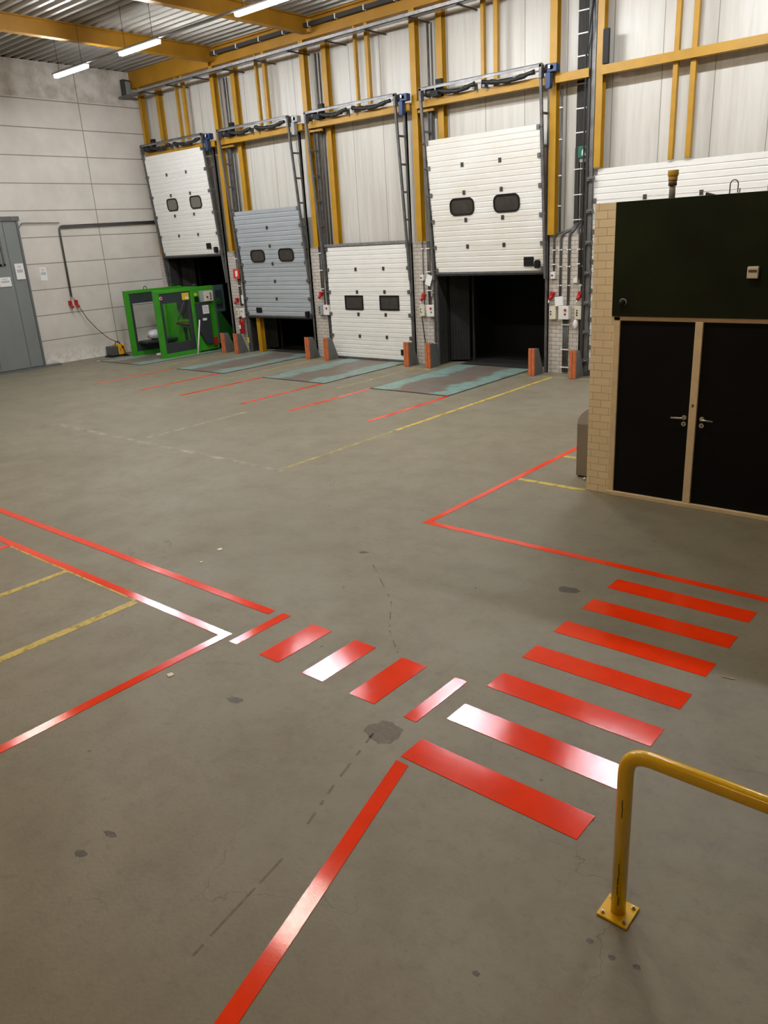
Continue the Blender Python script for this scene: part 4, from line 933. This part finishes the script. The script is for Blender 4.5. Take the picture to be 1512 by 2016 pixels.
mark('yellow_floor_line', rect(-8.56, -8.47, 10.2, 15.8, .002), 'yellow_line', 'long yellow line from the pier right of the large bay, brighter far part', (-8.5, 13))
mark('yellow_floor_line', rect(-8.555, -8.475, 7.5, 10.2, .002), 'yellow_faint', 'faded near part of the long yellow line right of the large bay', (-8.5, 9))
mark('ghost_line', rect(-15.2, -8.4, 7.36, 7.46, .0015), 'yellow_ghost', 'almost worn away pale line crossing the middle of the floor', (-12, 7.4))
mark('ghost_line', rect(-12.32, -12.22, 7.5, 10.1, .0015), 'yellow_ghost', 'almost worn away pale line running towards the closed white door', (-12.27, 8.5))
mark('yellow_floor_line', rect(-12.34, -12.25, 12.7, 15.6, .002), 'yellow_faint', 'yellow line between the closed door and the large bay', (-12.3, 14))
mark('yellow_floor_line', rect(-16.0, -15.91, 12.4, 15.6, .002), 'yellow_faint', 'yellow line between the grey door and the closed door', (-15.95, 14))
mark('yellow_floor_line', rect(-19.74, -19.65, 13.1, 15.5, .002), 'yellow_faint', 'yellow line beside the green machine', (-19.7, 14))
mark('yellow_floor_line', rect(-9.6, -7.6, 15.73, 15.83, .002), 'yellow_faint', 'yellow line along the foot of the pier right of the large bay', (-8.5, 15.8))
mark('yellow_floor_line', rect(-13.0, -11.7, 15.54, 15.63, .002), 'yellow_faint', 'yellow line along the foot of the pier left of the large bay', (-12.3, 15.6))
mark('yellow_floor_line', rect(-16.7, -15.3, 15.54, 15.63, .002), 'yellow_faint', 'yellow line along the foot of the pier left of the closed door', (-16, 15.6))
mark('yellow_floor_line', rect(-5.23, -4.27, 8.75, 8.84, .002), 'yellow_line', 'short yellow line meeting the foot of the beige brick corner', (-4.7, 8.8))
mark('yellow_floor_line', rect(-5.23, -4.64, 10.04, 10.13, .002), 'yellow_line', 'tiny yellow line behind the taupe bin', (-4.9, 10.1))
# stains and scuffs
def blob(cx, cy, rx, ry, ang=0, n=22, z=.0012):
    pts = []
    for k in range(n):
        a = 2 * math.pi * k / n; r = 1 + random.uniform(-.14, .14)
        x, y = rx * r * math.cos(a), ry * r * math.sin(a)
        pts.append((cx + x * math.cos(ang) - y * math.sin(ang), cy + x * math.sin(ang) + y * math.cos(ang)))
    return quad(pts, z)
for c, r, a, lb in (((-3.72, 1.47), (.042, .025), .3, 'small dark oil spot at the left of the foreground floor'), ((-3.72, 1.66), (.05, .02), .2, 'faint grey smudge above the dark spot in the left foreground'), ((-3.06, 6.05), (.10, .065), .2, 'dark oval oil spot left of the large red crossing'),
                    ((-4.22, 3.01), (.07, .035), .3, 'dark smudge below the small red crossing'), ((-5.30, 5.7), (.06, .03), .5, 'faint smudge in the middle of the floor'), ((-3.05, 3.35), (.13, .12), 0, 'brown round scuff left of the nearest long red stripe')):
    mark('oil_stain', blob(c[0], c[1], r[0], r[1], a), 'scuff' if 'brown' in lb else 'stain', lb, c, cat='stain')
def dashes(pts, w, segs):
    mb = MB()
    P = [Vector((*p, 0)) for p in pts]
    for a, b in zip(P[:-1], P[1:]):
        d = b - a; n = Vector((-d.y, d.x, 0)).normalized() * w / 2
        for u0, u1 in segs:
            q0, q1 = a + d * u0, a + d * u1
            mb.bm.faces.new([mb.bm.verts.new((v.x, v.y, .0012)) for v in (q0 - n, q1 - n, q1 + n, q0 + n)])
    return mb
mark('scuff_mark', dashes([(-2.76, 2.14), (-2.67, 1.56)], .015, [(0, .34), (.4, .98)]), 'scuff', 'long brown scrape running diagonally in the left foreground', (-2.7, 1.8), cat='scratch')
mark('scuff_mark', dashes([(-2.66, 1.52), (-2.64, 1.40)], .016, [(0, .6)]), 'scuff', 'short end of the brown scrape nearest the bottom edge', (-2.65, 1.45), cat='scratch')
mark('scuff_mark', dashes([(-3.1, 3.3), (-2.95, 2.75), (-2.82, 2.35)], .018, [(0, .2), (.35, .45), (.6, .85)]), 'scuff', 'broken dark scrape beside the start of the slanting red line', (-3, 2.8), cat='scratch')
mark('scuff_mark', dashes([(-5.0, 5.5), (-4.3, 4.95), (-3.95, 4.5), (-3.6, 4.2)], .012, [(0, .12), (.17, .2), (.4, .65), (.83, .88)]), 'scuff', 'broken dark scrape leading down to the small red crossing', (-4.3, 4.9), cat='scratch')
for c, s, lb in (((-6.74, 4.89), .03, 'white crumb on the floor, farther of two above the left red lines'), ((-6.62, 4.54), .018, 'tiny white crumb on the floor, nearer of two above the left red lines'), ((-4.93, 2.94), .028, 'cream paint chip on the floor beside the left red corner line'), ((-22.9, 13.0), .05, 'white crumb on the floor below the yellow machine')):
    mark('litter_crumb', quad([(c[0] - s, c[1] - s * .6), (c[0] + s * .8, c[1] - s), (c[0] + s, c[1] + s * .7), (c[0] - s * .7, c[1] + s)], .006), 'chip', lb, c, cat='litter')
for c, lb in (((-1.19, 2.66), 'left broken bolt hole in the floor before the yellow railing'), ((-1.07, 2.64), 'small broken hole in the floor, nearest the railing foot'), ((-.96, 2.66), 'right pale broken hole in the floor before the railing'), ((-1.52, 2.19), 'round dark hole mark at the bottom edge of the floor')):
    mark('floor_hole', blob(c[0], c[1], .018, .014), 'stain', lb, c, cat='floor damage')
single('twig', MB().tube([(-1.45, 5.33, .004), (-1.36, 5.34, .004)], .003, 6), 'chip', 'thin pale splinter on the floor right of the large crossing', 'litter', (-1.4, 5.33, 0))
# ------------------------------------------------------------------ handrail
px, py = -1.156, 2.895
t = thing('handrail', 'yellow tube handrail with a bolted foot plate in the foreground', 'handrail', (px, py, 0))
zt = .945
build(MB().tube([(px, py, .012)] + bend_path([(px, py, .05), (px, py, zt), (2.2, py, zt)], .12, 10)[1:], .036, 28), 'rail_tube', 'rail', parent=t)
pl_ = build(MB().box(px - .078, px + .078, py - .078, py + .078, 0, .012), 'foot_plate', 'rail', parent=t, bevel=.003)
for dx in (-.055, .055):
    for dy in (-.055, .055):
        build(MB().cyl((px + dx, py + dy, .012), .0105, .008, 2, 6).cyl((px + dx, py + dy, .02), .006, .008, 2, 10), 'bolt', 'bolt', parent=pl_)
sc = MB()
random.seed(3)
for z0, z1 in ((.66, .70), (.60, .66), (.26, .33), (.20, .25), (.14, .19), (.08, .13)):
    a = -1.35 + random.uniform(-.15, .1)
    xx, yy = px + .0365 * math.cos(a), py + .0365 * math.sin(a)
    sc.tube([(xx, yy, z0), (xx + random.uniform(-.004, .004), yy, z1)], .0022, 5)
build(sc, 'paint_scratches', 'scratch', parent=t)
post2 = build(MB().tube([(2.2, py, zt), (2.2, py, .012)], .036, 20), 'end_post', 'rail', parent=t)
# ------------------------------------------------------------------ lights
def tube_light(x, y, z, mn, label, grp):
    t = thing('tube_light', label, 'lamp', (x, y, z), grp)
    L = .76
    build(MB().box(x - L, x + L, y - .06, y + .06, z + .045, z + .075), 'lamp_housing', 'lamp_body', parent=t)
    build(MB().prism([(y - .055, z + .045), (y - .045, z - .02), (y + .045, z - .02), (y + .055, z + .045)], 0, x - L + .01, x + L - .01), 'diffuser', mn, parent=t)
    for dx in (-.55, .55):
        build(MB().box(x + dx - .004, x + dx + .004, y - .004, y + .004, z + .11, ZC + .02), 'hanger_wire', 'dark_steel', parent=t)
NMS = {0: ['tube light nearest the concrete wall', 'second tube light out from the concrete wall, in front of a yellow beam', 'bright tube light at the top edge left of centre', 'tube light of the dock row above the large door', 'tube light of the dock row above the far right door', 'tube light of the dock row over the brick room']}
for ri, (y, z, xs, st, c) in enumerate(ROWS):
    mn = ('tube_cool', 'tube_cool', 'tube_mid', 'fill_tube_warm')[ri]
    for k, x in enumerate(xs):
        lb = NMS[0][k + 3 * ri] if ri < 2 else '%s tube light of the %s row over the hall floor, counted from the left' % (('first', 'second', 'third', 'fourth')[k], ('', '', 'middle', 'added unseen warm fill')[ri])
        tube_light(x, y, z, mn, lb, 'hanging tube lights')
    single('lighting_rail', MB().box(xs[0] - .9, xs[-1] + .9, y - .02, y + .02, z + .076, z + .11), 'galv_dull', ('long thin rail carrying the three visible tube lights', 'long thin rail with the tube lights before the large door', 'long thin rail carrying the middle row of tube lights', 'long thin rail carrying the added unseen warm fill row')[ri], 'lighting rail', (0, y, z + .08))
